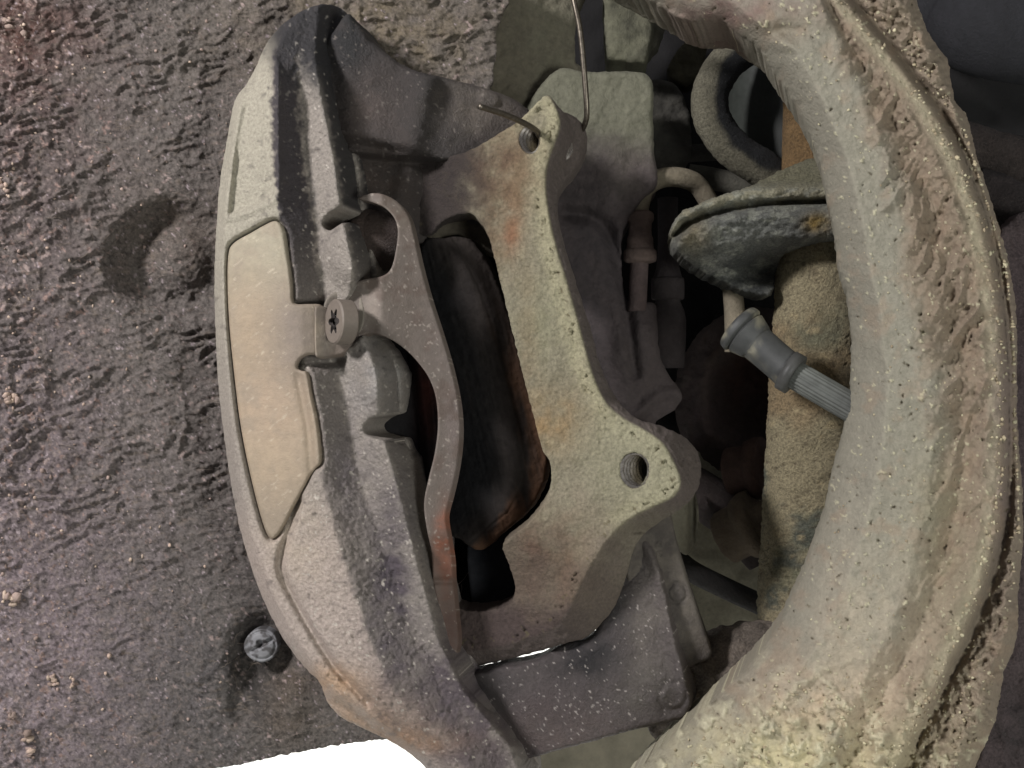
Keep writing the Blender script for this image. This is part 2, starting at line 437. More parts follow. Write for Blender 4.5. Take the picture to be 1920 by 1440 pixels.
# ================================================================== BRAKE CALIPER
cal = empty('brake_caliper', (0, 0, 0), 'dusty cast brake caliper with yellowish threaded carrier, hanging in the middle from a wire', 'brake caliper')
HP = [0, 100, 200, 300, 400, 500, 600, 700, 800, 900, 1000, 1100, 1200, 1300, 1400, 1470]
H0 = [560, 490, 438, 420, 407, 402, 404, 409, 418, 432, 453, 484, 530, 605, 750, 820]
H1 = [565, 505, 455, 435, 423, 419, 421, 427, 436, 450, 472, 505, 552, 632, 775, 845]
H2 = [570, 512, 512, 514, 524, 545, 556, 578, 598, 606, 630, 662, 694, 740, 858, 900]
H3 = [585, 562, 566, 572, 592, 600, 610, 636, 655, 676, 712, 748, 784, 840, 930, 960]
H4 = [600, 590, 606, 626, 640, 662, 664, 706, 712, 742, 768, 794, 822, 872, 958, 985]
H5 = [640, 620, 634, 654, 668, 704, 704, 750, 748, 784, 802, 824, 848, 896, 980, 1010]
def hous_depth(X, Y):
    y = rails(X, Y, HP, [H0, H1, H2, H3, H4, H5], [17, 8, [8, 4, 1] + [1] * 13, [8, 9, 14, 14, 14, 14, 14, 14, 14, 13, 12, 12, 11, 10, 9, 9], [9, 9.5, 9, 6, 4, 3, 3, 3, 4, 5, 7, 8, 9, 10, 10, 10], 27])
    y = y + 14 * (1 - sstep(20, 130, Y)) + 8 * sstep(1250, 1460, Y)
    # raised rounded edge round the sunk panels
    up = sdf(X, Y, [(476, 140), (512, 112), (516, 250), (516, 352), (500, 376), (434, 402), (430, 396), (436, 330), (444, 255), (456, 195)])
    y = y + 3.0 * (1 - sstep(-5, 3, up)) - 1.2 * np.exp(-((up - 6) / 5) ** 2)
    lo = dline(X, Y, [(562, 940), (548, 975), (527, 1045), (530, 1082), (562, 1145), (600, 1210), (636, 1262), (690, 1318)])
    y = y + 5.0 * np.exp(-(lo / 7) ** 2)
    rec = sdf(X, Y, PLATE)
    y = y + 5.5 * (1 - sstep(-2, 9, rec))
    ed = dline(X, Y, [(433, 260), (418, 360), (412, 470), (413, 600), (420, 740), (434, 870), (452, 970), (480, 1060), (520, 1150), (560, 1215)])
    y = y + 1.3 * np.exp(-(ed / 2.4) ** 2)
    # seam lines of the casting
    sm = np.minimum(dline(X, Y, [(765, 960), (790, 1090), (806, 1200), (822, 1290), (845, 1330)]), dline(X, Y, [(690, 1325), (760, 1370), (810, 1415), (840, 1450)]))
    y = y + 0.8 * np.exp(-(sm / 2) ** 2)
    y = y + 7 * np.exp(-(dline(X, Y, [(560, 682), (596, 680), (636, 676)]) / 9) ** 2)
    # knuckles that carry the spring: crest lines
    for cx, cy, rx, ry, a in ((648, 476, 44, 66, 7), (706, 706, 42, 70, 6)):
        y = y - a * (1 - sstep(.35, 1.1, np.hypot((X - cx) / rx, (Y - cy) / ry)))
    return y
def hous_fine(X, Y):
    b = fbm(X, Y, 42, 3, 61) * .9 + fbm(X, Y, 8, 3, 62) * .55 * sstep(560, 640, X + .12 * (900 - Y)) + fbm(X, Y, 5.5, 2, 67) * .55 * (.35 + .65 * sstep(500, 560, X))
    pit = np.clip(fbm(X, Y, 8, 2, 63) - .30, 0, 1) * 3.2
    return b - pit * sstep(500, 620, X)
def hous_col(X, Y):
    c = flat(X, (150, 141, 131))
    e2 = X - np.interp(Y, HP, H2); e3 = X - np.interp(Y, HP, H3); e4 = X - np.interp(Y, HP, H4)
    n = fbm(X, Y, 9, 3, 70) * .8
    c = lerp(c, (160, 154, 138), (1 - sstep(-6, 6, e2)) * (1 - sstep(350, 900, Y)))
    c = lerp(c, (170, 156, 146), (1 - sstep(-6, 6, e2)) * sstep(900, 1050, Y) * .8)
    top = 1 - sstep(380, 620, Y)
    c = lerp(c, (58, 53, 55), sstep(-6, 5, e2 + 22 * n) * (1 - sstep(-14, 10, e3 + 30 * n)) * (.5 + .5 * top))   # darker band: thinner dust, plus shade of the turned-away facet in the colour
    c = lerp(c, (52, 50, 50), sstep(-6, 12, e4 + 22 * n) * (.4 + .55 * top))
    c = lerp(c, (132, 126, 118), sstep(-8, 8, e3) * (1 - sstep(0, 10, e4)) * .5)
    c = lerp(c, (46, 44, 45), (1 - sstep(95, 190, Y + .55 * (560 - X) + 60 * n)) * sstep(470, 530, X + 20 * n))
    c = spots(X, Y, c, [(620, 1290, 60, 30, (176, 148, 122), .8), (700, 1360, 90, 34, (172, 146, 122), .8), (560, 1010, 60, 60, (172, 158, 140), .5),
                        (910, 1400, 60, 60, (92, 82, 82), .9), (850, 1300, 60, 90, (86, 77, 80), .9), (735, 1110, 32, 160, (78, 70, 75), .8), (650, 900, 30, 90, (102, 94, 96), .5),
                        (700, 700, 40, 60, (142, 138, 134), .5), (770, 1390, 60, 16, (150, 118, 90), .6)])
    c = lerp(c, (190, 182, 170), sstep(.38, .5, fbm(X, Y, 7, 2, 64)) * .7 * sstep(500, 600, X))
    c = lerp(c, (70, 64, 62), sstep(.2, .45, fbm(X, Y, 14, 4, 65)) * .45)
    return c
PLATE = [(428, 480), (438, 456), (470, 437), (508, 416), (524, 418), (533, 434), (540, 480), (547, 535), (548, 562), (556, 570), (580, 570), (603, 573), (607, 600), (607, 640), (603, 667), (580, 665), (562, 674), (556, 688), (564, 695), (577, 700), (584, 740), (596, 800), (602, 862), (590, 880), (574, 906), (550, 950), (527, 994), (512, 1010), (500, 1000), (484, 950), (465, 870), (450, 790), (439, 700), (431, 620), (427, 545)]
HOUS = [(440, 190), (428, 250), (414, 330), (406, 420), (402, 520), (404, 620), (409, 720), (418, 800), (429, 880), (441, 950), (458, 1020), (480, 1090), (506, 1150), (536, 1205), (572, 1252), (600, 1280), (612, 1312), (636, 1342), (682, 1366), (732, 1390), (772, 1416), (802, 1445), (820, 1480), (820, 1480), (990, 1480), (990, 1480), (986, 1436), (975, 1395), (945, 1352), (906, 1322), (880, 1294), (862, 1268), (851, 1235), (841, 1190), (830, 1140), (816, 1080), (803, 1010), (792, 940), (781, 880), (771, 850), (755, 833), (730, 826), (706, 823), (688, 815), (682, 800), (695, 785), (722, 776), (738, 762), (746, 735), (748, 700), (742, 665), (722, 640), (700, 627), (680, 630), (650, 650), (640, 610), (652, 560), (672, 530), (695, 510), (703, 478), (692, 442), (670, 421), (642, 418), (620, 432), (606, 424), (612, 404), (640, 386), (660, 368), (663, 340), (651, 290), (640, 235), (630, 180), (622, 140), (640, 110), (656, 70), (655, 34), (632, 12), (592, 10), (545, 34), (503, 76), (478, 130), (462, 158)]
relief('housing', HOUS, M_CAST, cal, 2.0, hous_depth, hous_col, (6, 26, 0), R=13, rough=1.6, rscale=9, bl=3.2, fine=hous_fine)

# cover plate in the middle panel
def plate_depth(X, Y):
    y = rails(X, Y, HP, [H0, H1, H2], [17, 8, 1]) + 1.0
    tm = sstep(555, 575, Y) * (1 - sstep(676, 700, Y))
    y = y + tm * np.interp(X, [530, 548, 566, 585, 608, 630], [0, -.6, -.4, .8, 3.4, 6])
    y = y + (1 - tm) * (1.5 * np.exp(-((X - np.interp(Y, HP, H2) + 20) / 8) ** 2) * sstep(690, 710, Y) - 1.2 * np.exp(-((X - np.interp(Y, HP, H2) + 8) / 7) ** 2))
    return y
def plate_col(X, Y):
    c = flat(X, (134, 122, 106))
    c = spots(X, Y, c, [(490, 470, 60, 60, (150, 145, 126), .8), (470, 620, 40, 100, (156, 138, 114), .6), (500, 860, 60, 60, (160, 143, 120), .7), (510, 760, 60, 50, (162, 142, 120), .6), (560, 620, 34, 60, (122, 111, 100), 1.0)], rough=.15)
    sc = fbm(X, Y, 4, 2, 80, 4, -40)
    c = lerp(c, (136, 124, 108), sstep(.1, .4, fbm(X, Y, 30, 5, 83)) * .5)
    return lerp(c, (190, 178, 158), sstep(.40, .5, sc) * .4)
relief('cover_plate', PLATE, M_PLATE, cal, 2.0, plate_depth, plate_col, (0.2, 2.0, 0), R=7, bl=2.5, fine=lambda X, Y: fbm(X, Y, 50, 3, 81) * .5 + fbm(X, Y, 9, 2, 82) * .06)['label'] = 'smooth tan sheet cover plate'

# dark casting arms behind (upper and lower bridge)
def arm_depth(X, Y):
    y = 22 + .07 * (X - 640)
    y = y + 12 * np.exp(-((X - 690 + .3 * (Y - 100)) / 40) ** 2) * 0 + 7 * np.exp(-(dline(X, Y, [(640, 270), (760, 290), (800, 310)]) / 12) ** 2)
    y = y + 16 * sstep(285, 300, Y + .1 * (700 - X)) 
    y = y + 6 * np.exp(-((X - 610 - (Y - 100) * .12) / 22) ** 2)
    y = y - 5 * np.exp(-((X - 800 + .2 * (Y - 150)) / 30) ** 2)
    y = y - 2.0 * (1 - sstep(16, 20, np.hypot(X - 918, (Y - 186) * 1.1)))
    return y
def arm_col(X, Y):
    c = flat(X, (58, 52, 49))
    c = spots(X, Y, c, [(620, 130, 34, 120, (34, 32, 33), .95), (800, 190, 42, 60, (32, 30, 30), .9), (780, 300, 60, 60, (44, 40, 38), .8), (690, 200, 50, 60, (78, 68, 63), .6),
                        (900, 200, 60, 40, (92, 84, 76), .8), (660, 60, 40, 50, (34, 33, 33), .9), (720, 350, 50, 50, (66, 56, 50), .8)])
    c = lerp(c, (130, 122, 114), sstep(.40, .48, fbm(X, Y, 6, 2, 84)) * .5)
    return c
relief('upper_bridge', [(600, 110), (625, 60), (652, 26), (672, 48), (700, 80), (755, 121), (800, 138), (860, 152), (910, 166), (950, 180), (990, 205), (1006, 240), (960, 300), (900, 420), (840, 430), (800, 460), (700, 420), (640, 380), (610, 240)],
       M_CAST, cal, 2.6, arm_depth, arm_col, (6, 30, 0), R=12, rough=3, bl=4, fine=lambda X, Y: fbm(X, Y, 30, 4, 85) * 1.4)
def low_depth(X, Y):
    y = 30 + .02 * (X - 860) - .03 * (Y - 1200)
    edge = dline(X, Y, [(1205, 1015), (1240, 1080), (1262, 1180), (1280, 1260), (1292, 1320)])
    y = y + 9 * np.exp(-((X - 1110 + .6 * (Y - 1100)) / 50) ** 2) * (1 - sstep(1150, 1250, Y))
    y = y - 4 * np.exp(-(edge / 14) ** 2)
    y = y + 8 * np.exp(-(dline(X, Y, [(870, 1275), (930, 1345), (985, 1420)]) / 22) ** 2) + 3 * sstep(1330, 1420, Y + .25 * (X - 960))
    r = np.hypot(X - 1262, Y - 1306)
    y = y - 1.6 * (1 - sstep(20, 23, r)) + 1.0 * np.exp(-((r - 25) / 3) ** 2)
    return y
def low_col(X, Y):
    c = flat(X, (78, 71, 70))
    c = spots(X, Y, c, [(1100, 1230, 50, 40, (30, 28, 30), .9), (1150, 1120, 40, 60, (50, 47, 48), .8), (900, 1290, 40, 40, (50, 46, 46), .8), (1220, 1160, 30, 90, (104, 97, 90), .7),
                        (1230, 1300, 50, 40, (86, 81, 76), .7), (1040, 1330, 50, 30, (72, 62, 62), .7), (1000, 1390, 60, 30, (58, 50, 52), .6), (1050, 1380, 90, 30, (92, 80, 76), .6)])
    sp = fbm(X, Y, 5, 2, 86) + .12 * np.exp(-(((X - 1090) / 70) ** 2 + ((Y - 1320) / 40) ** 2))
    return lerp(c, (176, 168, 162), sstep(.42, .5, sp) * .7)
relief('lower_bridge', [(840, 1268), (880, 1265), (940, 1250), (1000, 1238), (1060, 1205), (1110, 1190), (1150, 1110), (1176, 1040), (1180, 960), (1206, 975), (1240, 1080), (1262, 1180), (1284, 1262), (1296, 1312), (1290, 1338), (1268, 1350), (1160, 1376), (1060, 1404), (980, 1428), (940, 1470), (900, 1380), (850, 1310)],
       M_CAST, cal, 2.4, low_depth, low_col, (4, 14, 0), R=11, rough=2.5, bl=3, fine=lambda X, Y: fbm(X, Y, 26, 4, 87) * 1.3 - 2.4 * np.clip(fbm(X, Y, 9, 3, 89), 0, 1) * np.exp(-(dline(X, Y, [(1225, 1090), (1250, 1200), (1235, 1270)]) / 26) ** 2))
def lug_depth(X, Y):
    y = 42 + .03 * (X - 1200)
    r = np.hypot(X - 1270, (Y - 1112) * .9)
    y = y + 1.0 * np.exp(-((r - 17) / 2.6) ** 2)
    for cy in (1022, 1040):
        r = np.hypot(X - 1237, (Y - cy) * 1.2); y = y - .8 * np.exp(-((r - 6) / 1.8) ** 2)
    return y
relief('cast_lug', [(1160, 960), (1205, 940), (1250, 950), (1272, 1030), (1300, 1120), (1335, 1222), (1335, 1222), (1328, 1236), (1292, 1252), (1250, 1300), (1200, 1200)],
       M_DEEP, cal, 2.0, lug_depth, lambda X, Y: lerp(flat(X, (92, 86, 79)), (74, 69, 65), sstep(-.1, .3, fbm(X, Y, 40, 4, 88))), (3, 24, 0), R=6, bl=1, fine=lambda X, Y: fbm(X, Y, 12, 3, 89) * .4)

# dark backing added inside the caliper; near-black colour stands in for shade
relief('dark_backing', [(640, 300), (800, 260), (960, 330), (1040, 600), (1060, 900), (1000, 1050), (975, 1160), (940, 1200), (850, 1220), (800, 1000), (680, 700), (620, 450)],
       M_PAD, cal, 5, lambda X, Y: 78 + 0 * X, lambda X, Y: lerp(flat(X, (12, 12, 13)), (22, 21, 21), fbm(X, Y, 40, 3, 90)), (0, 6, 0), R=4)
# outer pad edge and piston seen between housing and spring
def op_depth(X, Y):
    y = 34 + .05 * (X - 700)
    u = X - np.interp(Y, [600, 700, 800, 900, 1000], [742, 762, 775, 782, 788])
    y = y - 3.5 * np.exp(-((u - 26) / 7) ** 2) + 2.5 * np.exp(-((u - 12) / 4) ** 2) + 2 * np.exp(-((u - 40) / 5) ** 2)
    return y
relief('outer_pad', [(690, 600), (740, 625), (790, 660), (835, 740), (840, 860), (825, 960), (835, 1100), (800, 1100), (760, 900), (700, 800), (680, 700)],
       M_PAD, cal, 2.4, op_depth, lambda X, Y: spots(X, Y, flat(X, (34, 33, 34)), [(800, 720, 14, 60, (96, 60, 54), .6), (760, 740, 20, 60, (34, 32, 33), .8)]), (0, 12, 0), R=5, bl=2, fine=lambda X, Y: fbm(X, Y, 14, 3, 92) * .8)
pin = sweep('piston_boot', [P(660, 452, 44), P(690, 455, 36), P(690, 455, 35.9), P(722, 452, 34), P(738, 450, 36), P(752, 450, 42)], M_CAST, cal, [13, 13.5, 12, 12, 10, 6], 40, 6,
            color=lambda V: (lin((60, 49, 43)) + 0 * V) * (1 + .6 * noise3(V, 6, 4))[:, None])

# inner brake pad in the window
PE = [(440, 880), (470, 900), (545, 938), (630, 965), (720, 990), (800, 1012), (860, 1023), (910, 1018), (960, 988), (1030, 900)]
def pad_edge(X, Y): return np.interp(Y, [p[0] for p in PE], [p[1] for p in PE]) - X
def pad_depth(X, Y):
    e = pad_edge(X, Y)
    return 44 + .05 * np.clip(40 - e, 0, 60) + .07 * np.clip(e - 40, 0, 200) + .9 * np.exp(-((e - 36) / 4) ** 2)
def pad_col(X, Y):
    e = pad_edge(X, Y); n = fbm(X, Y, 22, 4, 96, 4, 78); m = fbm(X, Y, 5, 3, 93, 8, 76)
    c = flat(X, (24, 24, 25))
    c = lerp(c, (50, 45, 42), sstep(140, 10, e + 40 * n) * .8)
    c = lerp(c, (50, 47, 45), sstep(.15, .4, m) * sstep(160, 60, e) * .3)
    c = lerp(c, (92, 68, 52), sstep(44, 4, e + 60 * n) * sstep(520, 800, Y) * .75)
    return c
relief('inner_pad', [(790, 460), (835, 447), (872, 445), (905, 478), (938, 545), (965, 630), (990, 720), (1012, 800), (1024, 860), (1016, 912), (985, 962), (930, 1010), (900, 1032), (860, 1010), (835, 980), (800, 800), (780, 600)],
       M_PAD, cal, 2.2, pad_depth, pad_col, (2, 9, 0), R=4, rough=3.5, bl=1, fine=lambda X, Y: fbm(X, Y, 12, 3, 97) * .8 + fbm(X, Y, 5, 2, 94, 12, 76) * .4)
relief('pad_ear', [(800, 440), (830, 415), (868, 404), (900, 402), (930, 440), (935, 480), (900, 470), (860, 440), (822, 450)], M_DEEP, cal, 2.4,
       lambda X, Y: 52 + .1 * (X - 860) + 3 * fbm(X, Y, 20, 2, 98), lambda X, Y: flat(X, (78, 72, 62)), (0, 6, 0), R=5)
relief('dark_shim', [(880, 1010), (925, 985), (960, 1000), (975, 1050), (990, 1110), (975, 1150), (900, 1160), (880, 1090)], M_PAD, cal, 2.6,
       lambda X, Y: 58 + .03 * (X - 900), lambda X, Y: lerp(flat(X, (30, 31, 34)), (44, 44, 47), fbm(X, Y, 30, 3, 99) + .3), (0, 4, 0), R=4)

# ---- carrier
CARR = [(1022, 180), (1038, 188), (1052, 206), (1082, 222), (1100, 252), (1096, 285), (1078, 318), (1054, 346), (1044, 372), (1050, 425), (1066, 485), (1088, 555), (1110, 625), (1124, 680), (1150, 738), (1188, 782), (1238, 800), (1280, 818), (1308, 848), (1314, 888), (1302, 928), (1270, 958), (1232, 982), (1198, 1012), (1182, 1050), (1170, 1095), (1150, 1142), (1124, 1172), (1100, 1194), (1060, 1206), (1000, 1224), (920, 1244), (850, 1254), (800, 1244), (800, 1244), (800, 1130), (800, 1130), (845, 1135), (880, 1145), (925, 1143), (958, 1130), (966, 1098), (955, 1060), (944, 1020), (985, 985), (1014, 950), (1031, 915), (1032, 872), (1016, 840), (1006, 800), (990, 740), (975, 680), (960, 620), (941, 540), (926, 480), (918, 448), (902, 420), (884, 401), (858, 403), (828, 416), (796, 442), (700, 400), (690, 310), (740, 300), (800, 298), (858, 290), (900, 272), (940, 248), (978, 222)]
FACE = [(1022, 180), (1038, 196), (1049, 232), (1038, 270), (1026, 306), (1022, 350), (1030, 412), (1044, 470), (1062, 530), (1082, 600), (1098, 660), (1114, 712), (1136, 756), (1170, 786), (1206, 806), (1240, 830), (1260, 862), (1275, 902), (1262, 930), (1222, 950), (1180, 972), (1148, 1000), (1118, 1040), (1090, 1090), (1060, 1150), (1030, 1180), (940, 1210), (850, 1225), (760, 1250), (760, 1000), (760, 400), (660, 380), (650, 300), (800, 280), (940, 230), (978, 200)]
def carr_depth(X, Y):
    f = sdf(X, Y, FACE)
    s = np.where(Y < 1000, 2.6, 2.6 - 1.6 * sstep(960, 1060, Y))
    y = 22 + np.clip(f, 0, None) * S * s
    y = y + 12 * sstep(900, 780, X) * (Y < 600) + .03 * np.clip(X - 950, 0, 400)*0
    y = y + np.interp(X, [700, 800, 900, 1000], [22, 12, 3, 0]) * sstep(700, 500, Y)
    y = y + np.interp(X, [800, 950, 1100], [16, 9, 0]) * sstep(1000, 1120, Y)
    y = y - 2.0 * np.exp(-(dline(X, Y, [(1150, 1010), (1100, 1060), (1075, 1130)]) / 22) ** 2) + 2.5 * np.exp(-(dline(X, Y, [(1200, 985), (1150, 1035), (1120, 1090)]) / 10) ** 2)
    y = y + 2 * sstep(0, -30, f) * 0
    # fillet under the upper bolt eye
    y = y + 3 * np.exp(-(dline(X, Y, [(1062, 215), (1078, 262), (1062, 318)]) / 7) ** 2)
    return y
def carr_fine(X, Y):
    f = sdf(X, Y, FACE)
    y = fbm(X, Y, 60, 3, 101) * 2.0 + fbm(X, Y, 7, 3, 102) * .6 + fbm(X, Y, 22, 3, 108) * .8
    side = sstep(2, 10, f)
    y = y - side * (ridged(X, Y, 16, 2, 103, 2.5, 75) * 2.6) * (1 - sstep(960, 1040, Y))
    y = y + 1.4 * sstep(.28, .38, fbm(X, Y, 9, 3, 104)) * (np.exp(-((f + 14) / 9) ** 2) + .15)
    return y
def carr_col(X, Y):
    f = sdf(X, Y, FACE)
    c = flat(X, (130, 124, 105))
    c = lerp(c, (112, 107, 84), sstep(.10, .4, fbm(X, Y, 20, 4, 106)) * .5)
    c = lerp(c, (164, 158, 132), sstep(.12, .4, fbm(X, Y, 13, 4, 107)) * .45)
    n = fbm(X, Y, 34, 5, 105)
    c = lerp(c, (157, 151, 124), np.exp(-((f + 14 + 20 * n) / 20) ** 2) * .9 * sstep(1120, 960, Y))
    c = lerp(c, (150, 146, 122), sstep(20, 190, X - 1000) * sstep(760, 800, Y) * sstep(1000, 900, Y) * .7)
    c = spots(X, Y, c, [(960, 400, 13, 60, (138, 102, 76), .6), (955, 440, 10, 22, (140, 92, 66), .4), (960, 330, 30, 50, (140, 118, 88), .6), (900, 310, 60, 70, (98, 80, 64), 1.0), (925, 420, 16, 60, (116, 96, 74), .6),
                        (1010, 600, 26, 50, (140, 138, 112), .6), (1030, 790, 40, 40, (146, 120, 84), .6), (990, 640, 14, 90, (120, 104, 80), .5), (790, 350, 70, 90, (46, 41, 38), 1.2), (850, 350, 36, 70, (62, 54, 48), 1.1), (740, 340, 60, 60, (40, 37, 36), .95),
                        (1060, 930, 40, 36, (142, 134, 116), .6), (1060, 1020, 50, 60, (124, 112, 94), .8), (1000, 1050, 30, 50, (98, 74, 60), .9), (1060, 1100, 20, 46, (122, 92, 68), .8), (1110, 1090, 26, 40, (132, 110, 88), .6),
                        (960, 1190, 80, 36, (66, 56, 54), 1.2), (870, 1190, 60, 50, (58, 49, 47), 1.3), (1060, 1180, 50, 26, (94, 80, 72), .9), (1140, 1060, 30, 60, (128, 118, 104), .7), (990, 1120, 30, 40, (96, 72, 60), .7)])
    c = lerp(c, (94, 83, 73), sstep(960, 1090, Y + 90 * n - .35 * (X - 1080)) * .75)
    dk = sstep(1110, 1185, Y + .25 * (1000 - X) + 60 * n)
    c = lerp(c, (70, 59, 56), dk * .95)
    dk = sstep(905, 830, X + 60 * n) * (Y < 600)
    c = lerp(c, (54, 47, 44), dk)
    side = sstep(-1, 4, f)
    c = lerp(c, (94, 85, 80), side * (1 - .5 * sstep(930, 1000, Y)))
    c = lerp(c, (92, 84, 62), sstep(.28, .40, fbm(X, Y, 8, 3, 104)) * .7 * (np.exp(-((f + 14) / 14) ** 2) + .12))
    return c
def ell(cx, cy, a, b, tilt=0, n=20):
    t = np.linspace(0, 2 * np.pi, n, endpoint=False); s = math.radians(tilt)
    return [(cx + a * math.cos(k) * math.cos(s) - b * math.sin(k) * math.sin(s), cy + a * math.cos(k) * math.sin(s) + b * math.sin(k) * math.cos(s)) for k in t]
hole_up = ell(994, 262, 19, 25, 6); hole_lo = ell(1190, 882, 27, 33, 0)
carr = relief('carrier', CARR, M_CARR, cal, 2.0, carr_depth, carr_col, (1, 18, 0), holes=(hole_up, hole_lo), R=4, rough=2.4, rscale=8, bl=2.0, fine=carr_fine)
carr['label'] = 'yellowish corroded carrier with two threaded bolt holes'
def thread(cx, cy, a, b, y0, deep):
    """threaded bore: ridged wall running back and to the right"""
    nz = 110; seg = 48; V = []
    c0 = np.array(P(cx, cy, y0)); ax = np.array([.8, 1, 0.02]); A = a * S * (D + y0) / D; B = b * S * (D + y0) / D
    th = np.linspace(0, 2 * np.pi, seg, endpoint=False)
    for i in range(nz):
        t = i / (nz - 1) * deep
        ph = (t / 1.8 + th / (2 * np.pi)) % 1
        k = 1 - .24 * np.abs(2 * ph - 1) + .08
        V.append(np.stack([c0[0] + ax[0] * t + A * k * np.cos(th), np.full(seg, y0 + t - .3), c0[2] + ax[2] * t - B * k * np.sin(th)], 1))
    V = np.concatenate(V); a_ = np.arange(nz - 1)[:, None] * seg; b_ = np.arange(seg)[None]; b2 = (b_ + 1) % seg
    F = np.stack([a_ + b_, a_ + seg + b_, a_ + seg + b2, a_ + b2], -1).reshape(-1, 4)
    mesh_obj('bolt_thread', V, [F], M_THREAD, carr)
    V2 = [tuple(c0 + ax * deep)] + [tuple(V[-seg + i] + (0, .1, 0)) for i in range(seg)]
    mesh_obj('bore_end', V2, [np.array([(0, 1 + i, 1 + (i + 1) % seg) for i in range(seg)])], M_BLACK, carr)  # black cap closes the bore, its colour standing in for shade
thread(994, 262, 19.5, 25.5, 22.6, 17)
thread(1190, 882, 27.5, 33.5, 22.6, 18)

# ---- anti rattle spring in sheet steel
SPR = [(672, 372), (700, 362), (728, 368), (752, 385), (768, 410), (777, 445), (790, 502), (806, 560), (826, 622), (846, 690), (860, 758), (863, 820), (856, 880), (845, 930), (836, 968), (842, 1010), (848, 1050), (850, 1090), (856, 1150), (860, 1205), (850, 1235), (834, 1232), (830, 1180), (820, 1130), (812, 1090), (810, 1040), (800, 990), (795, 945), (803, 900), (815, 850), (821, 800), (818, 750), (806, 712), (786, 682), (760, 655), (730, 635), (700, 625), (682, 629), (664, 645), (640, 664), (600, 669), (592, 667), (590, 640), (590, 600), (590, 582), (596, 573), (632, 578), (645, 548), (656, 534), (684, 524), (718, 517), (734, 502), (742, 470), (746, 435), (740, 410), (722, 390), (700, 380)]
def spr_depth(X, Y):
    cx = np.interp(Y, [360, 450, 600, 760, 900, 970, 1050, 1230], [700, 760, 800, 845, 825, 818, 832, 845])
    y = np.interp(X, [530, 548, 566, 585, 608, 630, 652, 690, 715, 770, 870], [2.0, 1.2, .6, 1.6, 5, 8, 9, 8, 6, 11, 18])
    y = y + 10 * sstep(470, 370, Y) + 8 * sstep(900, 1200, Y) + 1.5 * np.exp(-((Y - 1090) / 5.0) ** 2) * (X > 780)
    y = y - 2.5 * np.exp(-((Y - 1000) / 30.0) ** 2) * (X > 780)
    return y
def spr_col(X, Y):
    c = flat(X, (98, 89, 82))
    c = spots(X, Y, c, [(555, 620, 30, 60, (146, 133, 115), 1.3), (625, 640, 20, 30, (132, 124, 112), .7), (700, 560, 14, 40, (132, 122, 112), .6), (760, 560, 30, 60, (98, 88, 80), .5), (820, 650, 20, 60, (104, 94, 88), .5),
                        (835, 1015, 12, 36, (150, 84, 54), .9), (838, 1080, 14, 70, (104, 66, 50), .6), (845, 1170, 20, 50, (78, 58, 50), .8), (740, 400, 30, 26, (98, 90, 78), .6), (850, 800, 12, 80, (110, 98, 94), .5)])
    c = lerp(c, (86, 72, 64), sstep(0, .35, fbm(X, Y, 26, 4, 110)) * .6)
    return lerp(c, (150, 140, 130), sstep(.36, .46, fbm(X, Y, 6, 2, 111)) * .6)
spr = relief('retaining_spring', SPR, M_PLATE, cal, 1.8, spr_depth, spr_col, (1.2, 3.4, -.6), R=3, bl=3.0, fine=lambda X, Y: fbm(X, Y, 40, 3, 112) * .5 + fbm(X, Y, 8, 2, 113) * .12)
relief('lock_tab', [(612, 560), (640, 542), (660, 538), (674, 550), (681, 572), (683, 600), (672, 632), (650, 652), (625, 664), (608, 650), (604, 600)], M_PLATE, spr, 1.6,
       lambda X, Y: np.interp(X, [600, 640, 665, 690], [7.2, 9.6, 9.2, 6.6]), lambda X, Y: lerp(flat(X, (118, 111, 100)), (96, 89, 81), fbm(X, Y, 20, 3, 114) + .3), (.6, 1.6, 0), R=3.5, bl=1)
# torx bolt
def torx():
    n = Vector((-.84, -.54, .02)).normalized(); z = Vector((0, 0, 1)); u = n.cross(z).normalized(); v = u.cross(n).normalized()
    c = P(625, 603, -1.0)
    seg = 72; th = np.linspace(0, 2 * np.pi, seg, endpoint=False)
    star = 4.0 * (1 + .27 * np.cos(6 * th)); R_ = 8.5
    rings = [(star * .9, -1.7), (star, -1.6), (star, -.2), (star * 1.07, 0), (np.full(seg, R_ - .6), 0), (np.full(seg, R_), -.6), (np.full(seg, R_), -6.2), (np.full(seg, R_ * .97), -6.6), (np.full(seg, R_ * .6), -7.4)]
    V = []
    for r, h in rings:
        for k in range(seg): V.append(tuple(c + u * float(r[k] * math.cos(th[k])) + v * float(r[k] * math.sin(th[k])) + n * h))
    F = []
    for i in range(len(rings) - 1):
        for k in range(seg):
            k2 = (k + 1) % seg; F.append((i * seg + k, i * seg + k2, (i + 1) * seg + k2, (i + 1) * seg + k))
    b = mesh_obj('star_socket_bolt', V, [np.array(F[2 * seg:])], mat('bolt_dusty', (108, 99, 90), rough=.62, bump=.08, mott=.12), cal)
    b.data.polygons.foreach_set('use_smooth', [False] * len(F[2 * seg:]))
    fl = [tuple(c + n * -1.65)] + V[:3 * seg]
    mesh_obj('socket', fl, [np.array([(0, 1 + k, 1 + (k + 1) % seg) for k in range(seg)]), np.array(F[:2 * seg]) + 1], mat('socket_shade', (52, 47, 44), rough=.8), b)  # socket floor and walls coloured dark in place of recess shade
torx()

